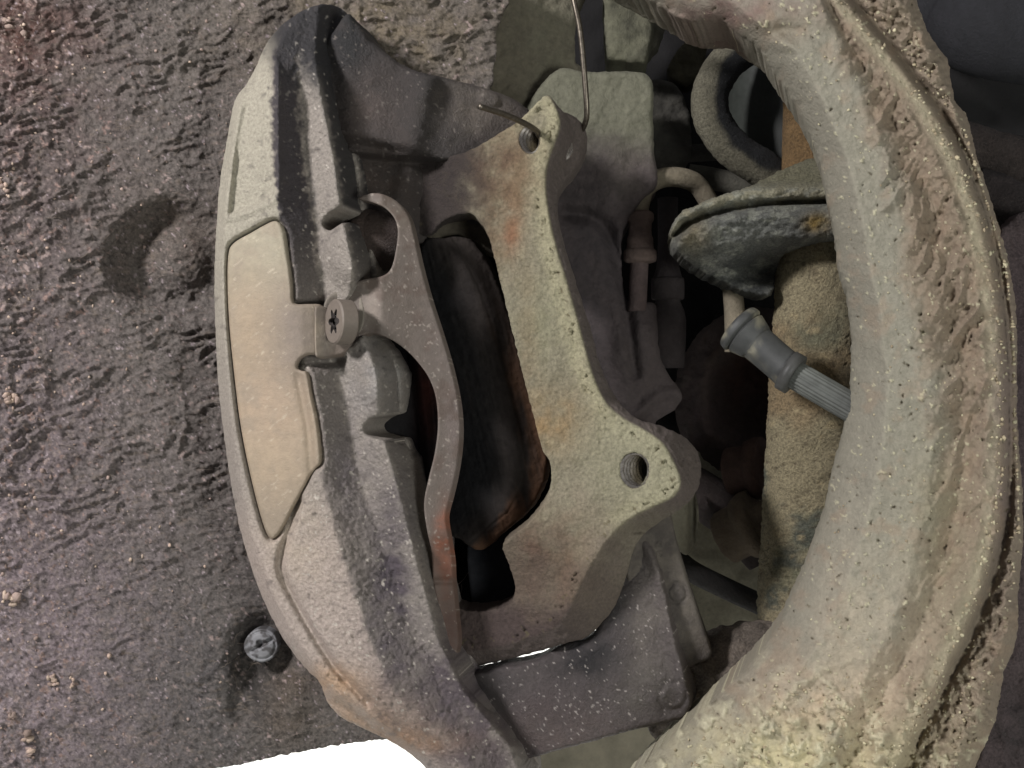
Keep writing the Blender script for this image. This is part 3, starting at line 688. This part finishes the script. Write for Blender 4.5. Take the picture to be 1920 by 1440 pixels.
# ---- rear half of the caliper with the hose port
def rear_depth(X, Y):
    y = 84 + np.interp(Y, [100, 400, 800], [0, 4, 8])
    y = y + np.interp(X, [1080, 1180, 1280], [0, 3, 6]) * sstep(380, 450, Y)
    y = y - 7 * np.exp(-(((X - 1192) / 48) ** 2 + ((Y - 660) / 90) ** 2)) * 1.5
    y = y + 7 * np.exp(-(dline(X, Y, [(1060, 400), (1130, 420), (1165, 520), (1180, 620), (1190, 700)]) / 12) ** 2)
    y = y - 4 * np.exp(-(dline(X, Y, [(1180, 790), (1240, 740), (1278, 738)]) / 10) ** 2)
    return y
def rear_col(X, Y):
    c = flat(X, (76, 68, 68))
    c = lerp(c, (104, 103, 88), sstep(330, 240, Y + 40 * fbm(X, Y, 50, 4, 121)))
    c = spots(X, Y, c, [(1160, 320, 40, 40, (84, 78, 70), .6), (1100, 350, 50, 60, (56, 50, 50), .9), (1090, 620, 50, 120, (56, 51, 52), .8), (1190, 700, 50, 60, (70, 63, 62), .6), (1120, 470, 40, 50, (58, 53, 55), .6)])
    return c
relief('piston_housing', [(1030, 140), (1108, 136), (1190, 134), (1214, 142), (1224, 165), (1224, 230), (1228, 300), (1232, 345), (1200, 380), (1170, 430), (1165, 500), (1178, 566), (1225, 568), (1232, 600), (1236, 660), (1252, 700), (1280, 742), (1262, 770), (1230, 790), (1215, 812), (1100, 800), (1000, 600), (960, 300)],
       M_DEEP, cal, 2.6, rear_depth, rear_col, (3, 30, 0), R=12, rough=3, bl=4, fine=lambda X, Y: fbm(X, Y, 30, 4, 122) * 2.0 + fbm(X, Y, 7, 2, 123) * .4)

# ================================================================== WIRE
sweep('hanging_wire', [P(1062, -60, 30), P(1078, 10, 30), P(1088, 60, 31), P(1095, 130, 33), P(1100, 200, 36), P(1098, 228, 40), P(1085, 250, 48), P(1050, 262, 46), P(1016, 258, 30), P(1006, 245, 20), P(985, 232, 12), P(950, 216, 4), P(898, 199, -6)],
      M_WIRE, None, [1.15] * 13, 16, 8)
wire = bpy.data.objects['hanging_wire']; wire['label'] = 'bent steel wire hooked through the upper threaded hole of the carrier'; wire['category'] = 'wire'

# ================================================================== BACKGROUND BEHIND
def bg_depth(X, Y): return 190 + 0 * X
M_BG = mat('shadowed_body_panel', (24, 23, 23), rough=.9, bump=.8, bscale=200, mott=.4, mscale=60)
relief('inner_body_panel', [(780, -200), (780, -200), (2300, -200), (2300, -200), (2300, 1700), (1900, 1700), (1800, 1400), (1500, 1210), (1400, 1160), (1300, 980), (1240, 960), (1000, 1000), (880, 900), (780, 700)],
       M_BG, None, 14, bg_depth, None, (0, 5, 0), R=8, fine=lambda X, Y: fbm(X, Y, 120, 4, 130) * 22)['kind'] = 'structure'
# greenish plate at the upper middle
def gp_depth(X, Y): return 100 + np.interp(X, [840, 1000, 1100], [-24, -6, 6])
relief('subframe_plate', [(835, -60), (835, -60), (1090, -60), (1082, 20), (1078, 110), (1096, 140), (1130, 300), (1000, 320), (900, 250), (850, 160)],
       M_DEEP, None, 2.8, gp_depth, lambda X, Y: spots(X, Y, flat(X, (104, 98, 84)), [(880, 110, 26, 90, (70, 62, 55), .8), (1040, 60, 50, 90, (106, 104, 88), .5)]), (0, 20, 0), R=8, rough=4,
       fine=lambda X, Y: fbm(X, Y, 24, 4, 131) * 3.0)
g = bpy.data.objects['subframe_plate']; g['label'] = 'mud coated grey green plate above the carrier, left of the hanging wire'; g['category'] = 'plate'
# pale panel low in the gap
relief('splash_panel', [(1200, 880), (1440, 880), (1480, 1240), (1400, 1245), (1290, 1250), (1240, 1100)], mat('pale_panel', (150, 146, 126), rough=.8, bump=.3, bscale=200), None, 6,
       lambda X, Y: 150 + 0 * X, None, (0, 3, 0), R=4, fine=lambda X, Y: fbm(X, Y, 60, 3, 132) * 3)
g = bpy.data.objects['splash_panel']; g['label'] = 'pale greenish panel seen in the gap below the black link rod'; g['category'] = 'panel'
relief('floor_kerb', [(1050, 1370), (1230, 1330), (1330, 1345), (1300, 1420), (1240, 1500), (1000, 1540), (900, 1500), (960, 1400)], mat('dusty_concrete', (128, 122, 106), rough=.9, bump=1, bscale=80, mott=.35, mscale=60), None, 6,
       lambda X, Y: 260 + 0 * X, None, (0, 60, 0), R=10)
g = bpy.data.objects['floor_kerb']; g['label'] = 'mossy yellow green slab out of focus below the lower bridge'; g['category'] = 'slab'

# ================================================================== STEERING KNUCKLE ARM
KP = [-60, 0, 100, 200, 300, 400, 500, 600, 700, 800, 900, 1000, 1100, 1200, 1300, 1440, 1520]
KL = [1100, 1230, 1430, 1490, 1533, 1556, 1572, 1594, 1596, 1582, 1558, 1532, 1495, 1442, 1350, 1200, 1120]
KB = [1500, 1540, 1580, 1620, 1660, 1685, 1705, 1725, 1745, 1755, 1745, 1725, 1700, 1660, 1605, 1530, 1490]
KC = [1530, 1560, 1630, 1705, 1765, 1808, 1832, 1846, 1855, 1860, 1852, 1835, 1805, 1762, 1706, 1640, 1600]
KD = [1545, 1585, 1668, 1745, 1800, 1838, 1860, 1875, 1882, 1883, 1880, 1870, 1842, 1802, 1750, 1676, 1635]
KE = [k + 15 for k in KD]
KR = [1690, 1722, 1772, 1802, 1834, 1864, 1894, 1906, 1909, 1910, 1916, 1918, 1914, 1906, 1876, 1828, 1800]
def kn_depth(X, Y):
    KA = [(a * .55 + b * .45) for a, b in zip(KL, KB)]
    KF = [d + (r - d) * .75 for d, r in zip(KD, KR)]
    y = rails(X, Y, KP, [KL, KA, KB, [(b + c) / 2 for b, c in zip(KB, KC)], KC, KD, KE, KF, KR], [8, -11, -12, -5, -11, -9, 3, -4, 4])
    y = y + 10 * (1 - sstep(0, 150, Y)) * sstep(1550, 1250, X)
    y = y + 5 * np.exp(-(((X - 1470) / 40) ** 2 + ((Y - 60) / 18) ** 2)) - 4 * np.exp(-(((X - 1430) / 50) ** 2 + ((Y - 105) / 30) ** 2))
    return y
def kn_fine(X, Y):
    b = X - np.interp(Y, KP, KB); c = X - np.interp(Y, KP, KC); d = X - np.interp(Y, KP, KD)
    mud = sstep(-30, 30, b + 60 * fbm(X, Y, 60, 3, 140)) * (1 - sstep(-14, 4, c)) * (1 - .55 * sstep(700, 900, Y))
    wx = X + 20 * fbm(X, Y, 50, 2, 141); wy = Y + 20 * fbm(X, Y, 50, 2, 142)
    y = -mud * (ridged(wx, wy, 34, 3, 143, 2.4, -58) * 6.0 - .5) - mud * fbm(X, Y, 14, 3, 144) * 2.6
    fl = sstep(18, 34, d)
    y = y - fl * (ridged(X, Y, 26, 3, 145) * 4.5 + fbm(X, Y, 11, 3, 146) * 4.0)
    bot = sstep(1150, 1400, Y + .12 * (1500 - X))
    y = y - bot * (1 - fl) * (np.clip(fbm(X, Y, 22, 4, 147) + .1, 0, 1) * 7)
    y = y - fbm(X, Y, 70, 3, 148) * 1.6 - fbm(X, Y, 9, 3, 149) * .45 - fbm(X, Y, 26, 3, 154) * .9 - np.clip(fbm(X, Y, 10, 3, 155) - .12, 0, 1) * 4 * np.exp(-((d + 6) / 16) ** 2)
    y = y - np.clip(fbm(X, Y, 8, 2, 150) - .42, 0, 1) * 6 + np.clip(fbm(X, Y, 9, 2, 151) - .46, 0, 1) * 12
    return y
def kn_col(X, Y):
    c = flat(X, (140, 136, 122))
    b = X - np.interp(Y, KP, KB); d = X - np.interp(Y, KP, KD)
    n = fbm(X, Y, 50, 4, 152)
    c = lerp(c, (133, 118, 101), sstep(-30, 40, b + 60 * n) * .85)
    c = lerp(c, (166, 158, 134), np.exp(-((d + 18) / 14) ** 2) * .7)
    c = lerp(c, (118, 108, 95), np.exp(-((d - 12) / 9) ** 2) * .8); c = lerp(c, (136, 124, 108), sstep(18, 28, d) * .9)
    c = spots(X, Y, c, [(1360, 20, 100, 30, (122, 104, 96), .9), (1470, 55, 40, 18, (120, 108, 90), .7), (1560, 1320, 120, 60, (186, 166, 142), .7), (1500, 1420, 160, 50, (196, 186, 150), .8), (1640, 1180, 80, 120, (178, 166, 146), .5),
                        (1760, 1000, 40, 120, (150, 142, 118), .5), (1880, 800, 20, 200, (124, 108, 104), .5)])
    c = lerp(c, (206, 200, 168), sstep(.40, .48, fbm(X, Y, 8, 2, 150)) * .6)
    c = lerp(c, (104, 96, 78), sstep(.45, .5, fbm(X, Y, 9, 2, 151)) * .6)
    c = lerp(c, (208, 202, 172), sstep(.02, .35, fbm(X, Y, 22, 4, 147)) * sstep(1180, 1400, Y + .12 * (1500 - X)) * .6)
    c = lerp(c, (150, 130, 110), sstep(.05, .4, fbm(X, Y, 30, 4, 153)) * .35)
    return c
kn = relief('steering_knuckle', [(1100, -60), (1100, -60), (1190, -14), (1240, 16), (1272, 36), (1312, 44), (1354, 42), (1376, 60), (1420, 88), (1442, 122), (1472, 166), (1502, 216), (1526, 270), (1541, 320), (1551, 370), (1563, 430), (1573, 500), (1590, 560), (1597, 650), (1593, 730), (1581, 810), (1562, 880), (1545, 960), (1520, 1030), (1494, 1100), (1450, 1188), (1400, 1250), (1340, 1310), (1270, 1372), (1200, 1440), (1130, 1520), (1130, 1520), (1800, 1520), (1800, 1520), (1828, 1440), (1866, 1350), (1882, 1262), (1906, 1200), (1910, 1100), (1918, 1020), (1916, 900), (1908, 800), (1906, 600), (1897, 520), (1880, 450), (1857, 370), (1833, 300), (1814, 222), (1790, 186), (1776, 112), (1740, 60), (1700, -60), (1700, -60)],
       M_MUD, None, 2.3, kn_depth, kn_col, (10, 34, 0), R=42, rough=4, rscale=9, bl=3.5, fine=kn_fine)
kn['label'] = 'thick curved cast suspension arm caked in pale dried mud along the right side'; kn['category'] = 'suspension arm'
# grit on the arm
def kdepth(px, py):
    a = np.array([[float(px), px + 1.]]); b = np.array([[float(py), float(py)]])
    return float((kn_depth(a, b) + kn_fine(a, b))[0, 0])
rng = np.random.default_rng(9); spec = []
for i in range(520):
    y = rng.uniform(0, 1440) if i % 2 else rng.uniform(1250, 1440); L = np.interp(y, KP, KL) + 26; R_ = np.interp(y, KP, KR) - 14
    x = rng.uniform(L, R_); spec.append((x, y, kdepth(x, y) - .1, rng.uniform(.15, .5) * (1.6 if y > 1280 else 1)))
for i in range(420):
    y = rng.uniform(0, 1440); L = np.interp(y, KP, KD) + (rng.normal(-8, 8) if i % 2 else rng.uniform(18, 60)); x = min(L, np.interp(y, KP, KR) - 8)
    spec.append((x, y, kdepth(x, y) - .1, rng.uniform(.25, .8)))
o = crumbs('grit', spec, M_MUD, kn, [(196, 188, 158), (180, 168, 140), (160, 146, 122)], 10)

# ================================================================== STRUT, SPRING AND SEAT
strut = empty('strut', (0, 0, 0), 'crusted rusty strut tube standing behind the curved arm with a black spring seat', 'strut')
def strut_col(V):
    n = noise3(V, 22, 3, 4); m = noise3(V, 6, 9, 3); g = noise3(V, 2.2, 15, 2); h = noise3(V, 40, 21, 3)
    c = lin((150, 140, 112)) + 0 * V
    def L_(c, rgb, k): k = np.clip(k, 0, 1)[:, None]; return c * (1 - k) + lin(rgb) * k
    c = L_(c, (126, 124, 100), sstep(0, .3, n)); c = L_(c, (140, 112, 78), sstep(.0, .25, h) * .5)
    low = sstep(-5, -40, V[:, 2])
    c = L_(c, (84, 88, 80), sstep(.05, .3, n + .8 * m) * (.2 + .6 * low)); c = L_(c, (176, 160, 124), sstep(.18, .32, m) * .6); c = L_(c, (84, 74, 58), sstep(.2, .34, g) * .6)
    return c
sweep('tube', [P(1542, 380, 84), P(1532, 700, 84), P(1524, 900, 84), P(1516, 1100, 84), P(1508, 1270, 84)], M_CRUST, strut, [18.5, 20.5, 21.5, 22, 22], 90, 60,
      color=strut_col, disp=lambda V: noise3(V, 9, 5, 3) * 1.6 + noise3(V, 1.3, 6, 2) * 1.3)
sweep('rod_sleeve', [P(1528, 140, 92), P(1528, 250, 92), P(1528, 400, 92)], M_CRUST, strut, [14, 14.5, 15.5], 48, 20, color=lambda V: (lin((118, 94, 62)) + 0 * V) * (1 + .5 * noise3(V, 5, 5))[:, None], disp=lambda V: noise3(V, 3, 6, 2) * .8)
def seat_col(X, Y):
    e = np.abs(Y - 10 - np.interp(X, [1262, 1275, 1300, 1351, 1429, 1560, 1640], [425, 402, 386, 366, 355, 351, 350]))
    c = flat(X, (100, 101, 96)); n = fbm(X, Y, 16, 4, 160, 2, -15)
    c = lerp(c, (140, 136, 116), (1 - sstep(6, 28, e + 20 * n)))
    c = lerp(c, (136, 137, 126), sstep(.0, .25, fbm(X, Y, 9, 4, 166, 2, -12)) * .7)
    c = lerp(c, (40, 43, 44), sstep(440, 500, Y + .2 * (1400 - X)) * .7 * sstep(-.2, .1, -n))
    c = lerp(c, (122, 118, 92), sstep(360, 335, Y) * .8)
    return spots(X, Y, c, [(1535, 420, 16, 12, (160, 132, 66), .8), (1300, 440, 20, 30, (120, 112, 92), .7)])
def seat_depth(X, Y):
    t = Y - np.interp(X, [1262, 1275, 1300, 1351, 1429, 1560, 1640], [425, 402, 386, 366, 355, 351, 350]) + 8 * fbm(X, Y, 16, 3, 164) * sstep(1440, 1380, X)
    gw = np.interp(X, [1270, 1380, 1440], [7, 6, 3.5])
    y = 46 + 13 * np.exp(-((t - 26) / gw) ** 2)
    y = y + np.interp(t, [-60, -14, -4, 4, 18, 34, 50, 90, 150], [24, 8, 0, -1.5, 0, 2, -3, 3, 22])
    y = y + 16 * np.exp(-(((X - 1440) / 40) ** 2 + ((Y - 505) / 30) ** 2))
    return y
relief('spring_seat', [(1260, 440), (1264, 414), (1282, 396), (1306, 384), (1350, 366), (1398, 352), (1440, 332), (1480, 312), (1530, 296), (1640, 290), (1640, 290), (1640, 440), (1640, 440), (1560, 446), (1480, 470), (1455, 505), (1448, 548), (1436, 556), (1396, 546), (1352, 528), (1310, 506), (1282, 482), (1265, 462)],
       M_CRUST, strut, 2.0, seat_depth, seat_col, (2, 26, 0), R=12, rough=5, rscale=9, bl=2.5, fine=lambda X, Y: fbm(X, Y, 9, 3, 161, 2, -15) * 1.8 - np.clip(fbm(X, Y, 12, 3, 163), 0, 1) * 5 * (1 - sstep(1380, 1440, X)) * (1 - sstep(440, 470, Y)) + fbm(X, Y, 30, 3, 162) * 1.4)
# coil spring
def sp_col(V):
    n = noise3(V, 9, 31, 4); c = lin((112, 108, 92)) + 0 * V
    # the inner side of the coil is coloured black
    ctr = np.array(P(1465, 195, 105)); r = np.hypot(V[:, 0] - ctr[0], V[:, 2] - ctr[2]); k = np.clip(sstep(35.5, 32, r + 4 * n), 0, 1)[:, None]
    return c * (1 - k) + lin((30, 31, 32)) * k
cs = [P(1640, 60, 122), P(1560, 46, 118), P(1470, 56, 112), P(1395, 92, 106), P(1350, 135, 102), P(1330, 190, 100), P(1344, 240, 100), P(1378, 282, 100), P(1424, 312, 102), P(1480, 345, 108), P(1570, 352, 114), P(1660, 330, 120)]
o = sweep('coil_spring', cs, M_CRUST, None, [8.6] * 12, 44, 22, color=sp_col, disp=lambda V: noise3(V, 5, 6, 3) * 1.0 + noise3(V, 1.5, 7, 2) * .4)
o['label'] = 'curved turn of a thick coil spring with black inner side above the spring seat'; o['category'] = 'coil spring'
# dark round bump stop inside the coil
sweep('bump_stop', [P(1480, 80, 150), P(1480, 200, 150), P(1480, 345, 150)], M_RUBBER, strut, [31, 32, 31], 48, 4, color=lambda V: lin((50, 53, 49)) + 0 * V)

# ================================================================== HOSES
hz = empty('sensor_hose', (0, 0, 0), 'black ribbed rubber hose with flanged end boot in front of the strut tube', 'rubber hose')
def rb(c): return lambda V: (lin(c) + 0 * V) * (1 + .7 * noise3(V, 6, 41, 3))[:, None]
a, b_ = P(1392, 620, 34), P(1482, 698, 26)
def along(t): return a + (b_ - a) * t
o = sweep('boot', [along(-.16), along(-.12), along(-.02), along(0.02), along(.04), along(.07), along(.10), along(.28), along(.33), along(.7), along(.95), along(1.0)], M_RUBBER, hz,
      [6.0, 9.6, 10.4, 9.6, 8.8, 9.6, 9.4, 8.0, 7.4, 7.2, 7.4, 7.2], 44, 5, color=lambda V: (lin((60, 61, 60)) + 0 * V) * (1 - sstep(-.05, .3, noise3(V, 7, 41, 4))[:, None] * .9) + lin((122, 118, 102)) * (sstep(-.05, .3, noise3(V, 7, 41, 4))[:, None] * .9))
c_ = P(1620, 778, 14)
d_ = (c_ - b_).normalized()
sweep('collar', [b_ - d_ * 2, b_ - d_ * 2, b_ + d_ * 2.4, b_ + d_ * 2.5], M_RUBBER, hz, [7.2, 8.4, 8.4, 6.6], 40, 2, smooth_path=False, color=rb((66, 66, 64)))
sweep('ribbed_hose', [b_ + d_ * 1, b_ + d_ * 12, c_], M_RUBBER, hz, [5.6, 5.6, 5.6], 120, 6, color=rb((84, 86, 82)), profile=lambda th: 1 + .028 * np.sign(np.sin(th * 22)))

bh = empty('brake_hose', (0, 0, 0), 'thin dusty brake hose looping up from a crimped fitting into the back of the caliper', 'brake hose')
def dust(c): return lambda V: (lin(c) + 0 * V) * (1 + .5 * noise3(V, 5, 45, 3))[:, None]
yh = 96
sweep('hose', [P(1198, 400, yh), P(1200, 380, yh), P(1212, 350, yh), P(1245, 333, yh + 2), P(1285, 335, yh + 4), P(1312, 352, yh + 8), P(1338, 400, yh + 10), P(1355, 470, yh + 6), P(1370, 520, yh), P(1376, 570, yh - 6), P(1378, 620, yh - 10), P(1378, 660, yh - 10)],
      M_DEEP, bh, [4.6] * 12, 26, 8, color=dust((116, 108, 92)))
sweep('crimp_fitting', [P(1200, y, yh) for y in (396, 400, 404, 414, 418, 424, 440, 446, 450, 466, 470, 476, 486, 491, 494)], M_DEEP, bh, [4.6, 6.0, 6.3, 6.3, 5.5, 5.3, 5.3, 5.9, 6.1, 6.3, 7.4, 7.6, 7.6, 7.0, 4.4], 40, 2, color=dust((98, 84, 78)))
sweep('metal_pipe', [P(1199, 490, yh), P(1197, 530, yh - 2), P(1195, 585, yh - 4)], M_DEEP, bh, 4.2, 24, 4, color=dust((86, 74, 72)))

# black link rod low in the gap
o = sweep('link_rod', [P(1240, 1020, 120), P(1290, 1066, 120), P(1350, 1098, 122), P(1430, 1135, 124), P(1520, 1175, 126)], M_DEEP, None, [5.2] * 5, 24, 8, color=dust((50, 48, 46)))
o['label'] = 'thin black rod slanting down to the strut below the rusty lumps'; o['category'] = 'rod'
# crusty ball joint between lug and arm
o = sweep('ball_joint_boot', [P(1240, 1370, 84), P(1290, 1325, 76), P(1340, 1285, 72), P(1395, 1250, 70), P(1450, 1230, 72), P(1500, 1225, 74)], M_CRUST, None, [8, 15, 19, 19, 16, 10], 64, 22,
          color=lambda V: (lin((118, 108, 98)) + 0 * V) * (1 + .8 * noise3(V, 6, 51, 3))[:, None], disp=lambda V: noise3(V, 10, 52, 3) * 4 + noise3(V, 3, 53, 2) * 1.6)
o['label'] = 'crusty mud covered ball joint wedged between the caliper lug and the curved arm'; o['category'] = 'ball joint'
# rusty hub flange deep in the gap
def hub_depth(X, Y):
    r = np.hypot((X - 1420) / .85, Y - 740); return 150 - 14 * np.exp(-((r - 120) / 30) ** 2) + 8 * sstep(90, 40, r)
o = relief('hub_flange', ell(1420, 745, 145, 170, 5, 28), M_DEEP, None, 3, hub_depth,
       lambda X, Y: spots(X, Y, flat(X, (72, 64, 60)), [(1330, 640, 40, 40, (104, 94, 86), .8), (1400, 700, 50, 60, (84, 64, 57), .8), (1310, 780, 30, 90, (92, 80, 78), .7)]), (0, 20, 0), R=14, rough=5, bl=3, fine=lambda X, Y: fbm(X, Y, 22, 4, 170) * 5)
o['label'] = 'dark rusty round hub flange deep in shadow left of the strut tube'; o['category'] = 'hub flange'
def bolt_like(name, px, py, y, r, col, label, cat, tilt=(1, -.6, .2)):
    t = Vector(tilt).normalized(); c = P(px, py, y)
    o = sweep(name, [c - t * r * .9, c - t * r * .85, c, c + t * .1, c + t * r * .6, c + t * r * .7, c + t * r * 1.5, c + t * r * 1.7], M_DEEP, None, [r * .9, r, r, r * 1.2, r * 1.25, r * .7, r * .7, r * .5], 30, 2, color=dust(col), disp=lambda V: noise3(V, 4, 55, 3) * 1.4)
    o['label'] = label; o['category'] = cat; return o
bolt_like('rusty_bushing', 1408, 880, 128, 12, (88, 70, 62), 'reddish rusty bushing in shadow beside the strut tube, above the brown nut', 'bushing')
bolt_like('flanged_nut', 1398, 990, 118, 13, (112, 100, 84), 'brown flanged nut beside the strut tube, above the black rod', 'nut', (.8, -.5, .5))
o = sweep('control_arm_bar', [P(1200, 860, 140), P(1300, 920, 138), P(1380, 970, 136), P(1440, 1040, 134)], M_DEEP, None, [12, 12, 12, 12], 30, 8, color=dust((80, 72, 70)), disp=lambda V: noise3(V, 9, 56) * 1.5)
o['label'] = 'dusky bar running down behind the lower bolt eye toward the strut'; o['category'] = 'bar'
# soft curved boot below right of the lower bolt eye
o = relief('dust_shield', [(1190, 960), (1270, 930), (1300, 920), (1310, 960), (1306, 1010), (1290, 1040), (1270, 1030), (1240, 1000), (1195, 1010)], M_DEEP, None, 3,
       lambda X, Y: 90 + 6 * np.exp(-((X - 1298) / 8) ** 2), lambda X, Y: flat(X, (112, 108, 94)), (2, 20, 0), R=8)
o['label'] = 'grey shield edge just below the lower threaded bolt eye'; o['category'] = 'dust shield'

# things at the top, behind the wire
def blk(name, pts, y, col, label, cat, th=24, R=8, amp=2, seed=200):
    o = relief(name, pts, M_DEEP, None, 3, lambda X, Y: y + 0 * X, lambda X, Y: lerp(flat(X, col), tuple(k * .6 for k in col), fbm(X, Y, 20, 4, seed) + .25), (2, th, 0), R=R, rough=4, bl=0, fine=lambda X, Y: fbm(X, Y, 22, 4, seed + 1) * amp)
    o['label'] = label; o['category'] = cat; return o
blk('rubber_mount', [(1132, -50), (1132, -50), (1230, -50), (1228, 30), (1215, 110), (1195, 118), (1148, 112), (1136, 90)], 110, (104, 103, 86), 'pale green dusty mount end hanging at the top beside the wire', 'mount', 30, 14, 1.6, 201)
blk('cable_clip', [(1232, -40), (1250, -40), (1240, 60), (1212, 108), (1202, 100), (1218, 40)], 118, (92, 90, 78), 'thin ribbed clip just right of the pale mount end at the top', 'clip', 10, 5, 2, 204)
blk('round_flange', [(1200, 170), (1235, 150), (1268, 160), (1288, 200), (1296, 250), (1290, 300), (1240, 320), (1190, 280)], 140, (70, 68, 62), 'dark rounded flange behind the left side of the coil spring', 'flange', 20, 14, 3, 207)
blk('corner_bracket', [(1250, 130), (1300, 60), (1330, 40), (1320, 110), (1290, 160)], 148, (78, 74, 58), 'small dull bracket between the pale mount and the coil spring', 'bracket', 14, 6, 3, 210)
o = sweep('cross_pipe', [P(1180, 298, 150), P(1290, 288, 150), P(1400, 282, 150)], M_DEEP, None, 4.5, 20, 4, color=dust((60, 58, 54)))
o['label'] = 'thin dark pipe crossing behind the coil spring above the brake hose loop'; o['category'] = 'pipe'
o = sweep('lower_pipe', [P(1290, 328, 130), P(1350, 338, 128), P(1440, 362, 124)], M_DEEP, None, 5.5, 20, 4, color=dust((74, 72, 64)))
o['label'] = 'grey pipe under the coil spring running to the spring seat'; o['category'] = 'pipe'
o = sweep('sensor_plug', [P(1252, y, 128) for y in (372, 480, 520, 524, 560, 564, 600, 690)], M_DEEP, None, [5, 5, 7, 8, 8, 6, 9, 8], 26, 3, color=dust((66, 60, 60)))
o['label'] = 'dim upright plug and lead in shadow right of the crimped fitting'; o['category'] = 'plug'
# dark things to the right of the arm
o = sweep('bellows_boot', [P(1700, -40, 150), P(1790, 10, 140), P(1850, 40, 130), P(1960, 60, 130)], M_DEEP, None, [20, 24, 26, 26], 40, 10, color=dust((40, 40, 43)))
o['label'] = 'black rubber boot in the top right corner beyond the curved arm'; o['category'] = 'boot'
o = sweep('tie_rod', [P(1780, 262, 70), P(1850, 285, 70), P(1890, 300, 72), P(1990, 330, 74)], M_CRUST, None, [10, 10, 11, 12], 40, 12, color=dust((62, 54, 51)), disp=lambda V: noise3(V, 4, 57, 3) * 1.6)
o['label'] = 'crusty dark rod leaving the upper right edge of the curved arm'; o['category'] = 'rod'
o = sweep('lower_link', [P(1820, 345, 60), P(1880, 385, 60), P(1930, 430, 60), P(2000, 470, 60)], M_CRUST, None, [8, 12, 14, 14], 40, 12, color=dust((54, 47, 46)), disp=lambda V: noise3(V, 5, 58, 3) * 2)
o['label'] = 'dark mud flecked link below the crusty rod at the right edge'; o['category'] = 'link'
relief('brake_backing_shield', [(1840, 500), (1990, 480), (1990, 1500), (1820, 1500), (1870, 1300), (1880, 900)], M_CRUST, None, 4, lambda X, Y: 34 + .05 * (X - 1900), lambda X, Y: spots(X, Y, flat(X, (92, 80, 80)), [(1910, 700, 20, 200, (80, 68, 70), .7), (1900, 1350, 40, 60, (60, 54, 54), .7)]), (0, 8, 0), R=6, rough=8,
       fine=lambda X, Y: -ridged(X, Y, 30, 3, 180, 2, 80) * 4)
o = bpy.data.objects['brake_backing_shield']; o['label'] = 'purple grey muddy shield edge along the far right border'; o['category'] = 'shield'
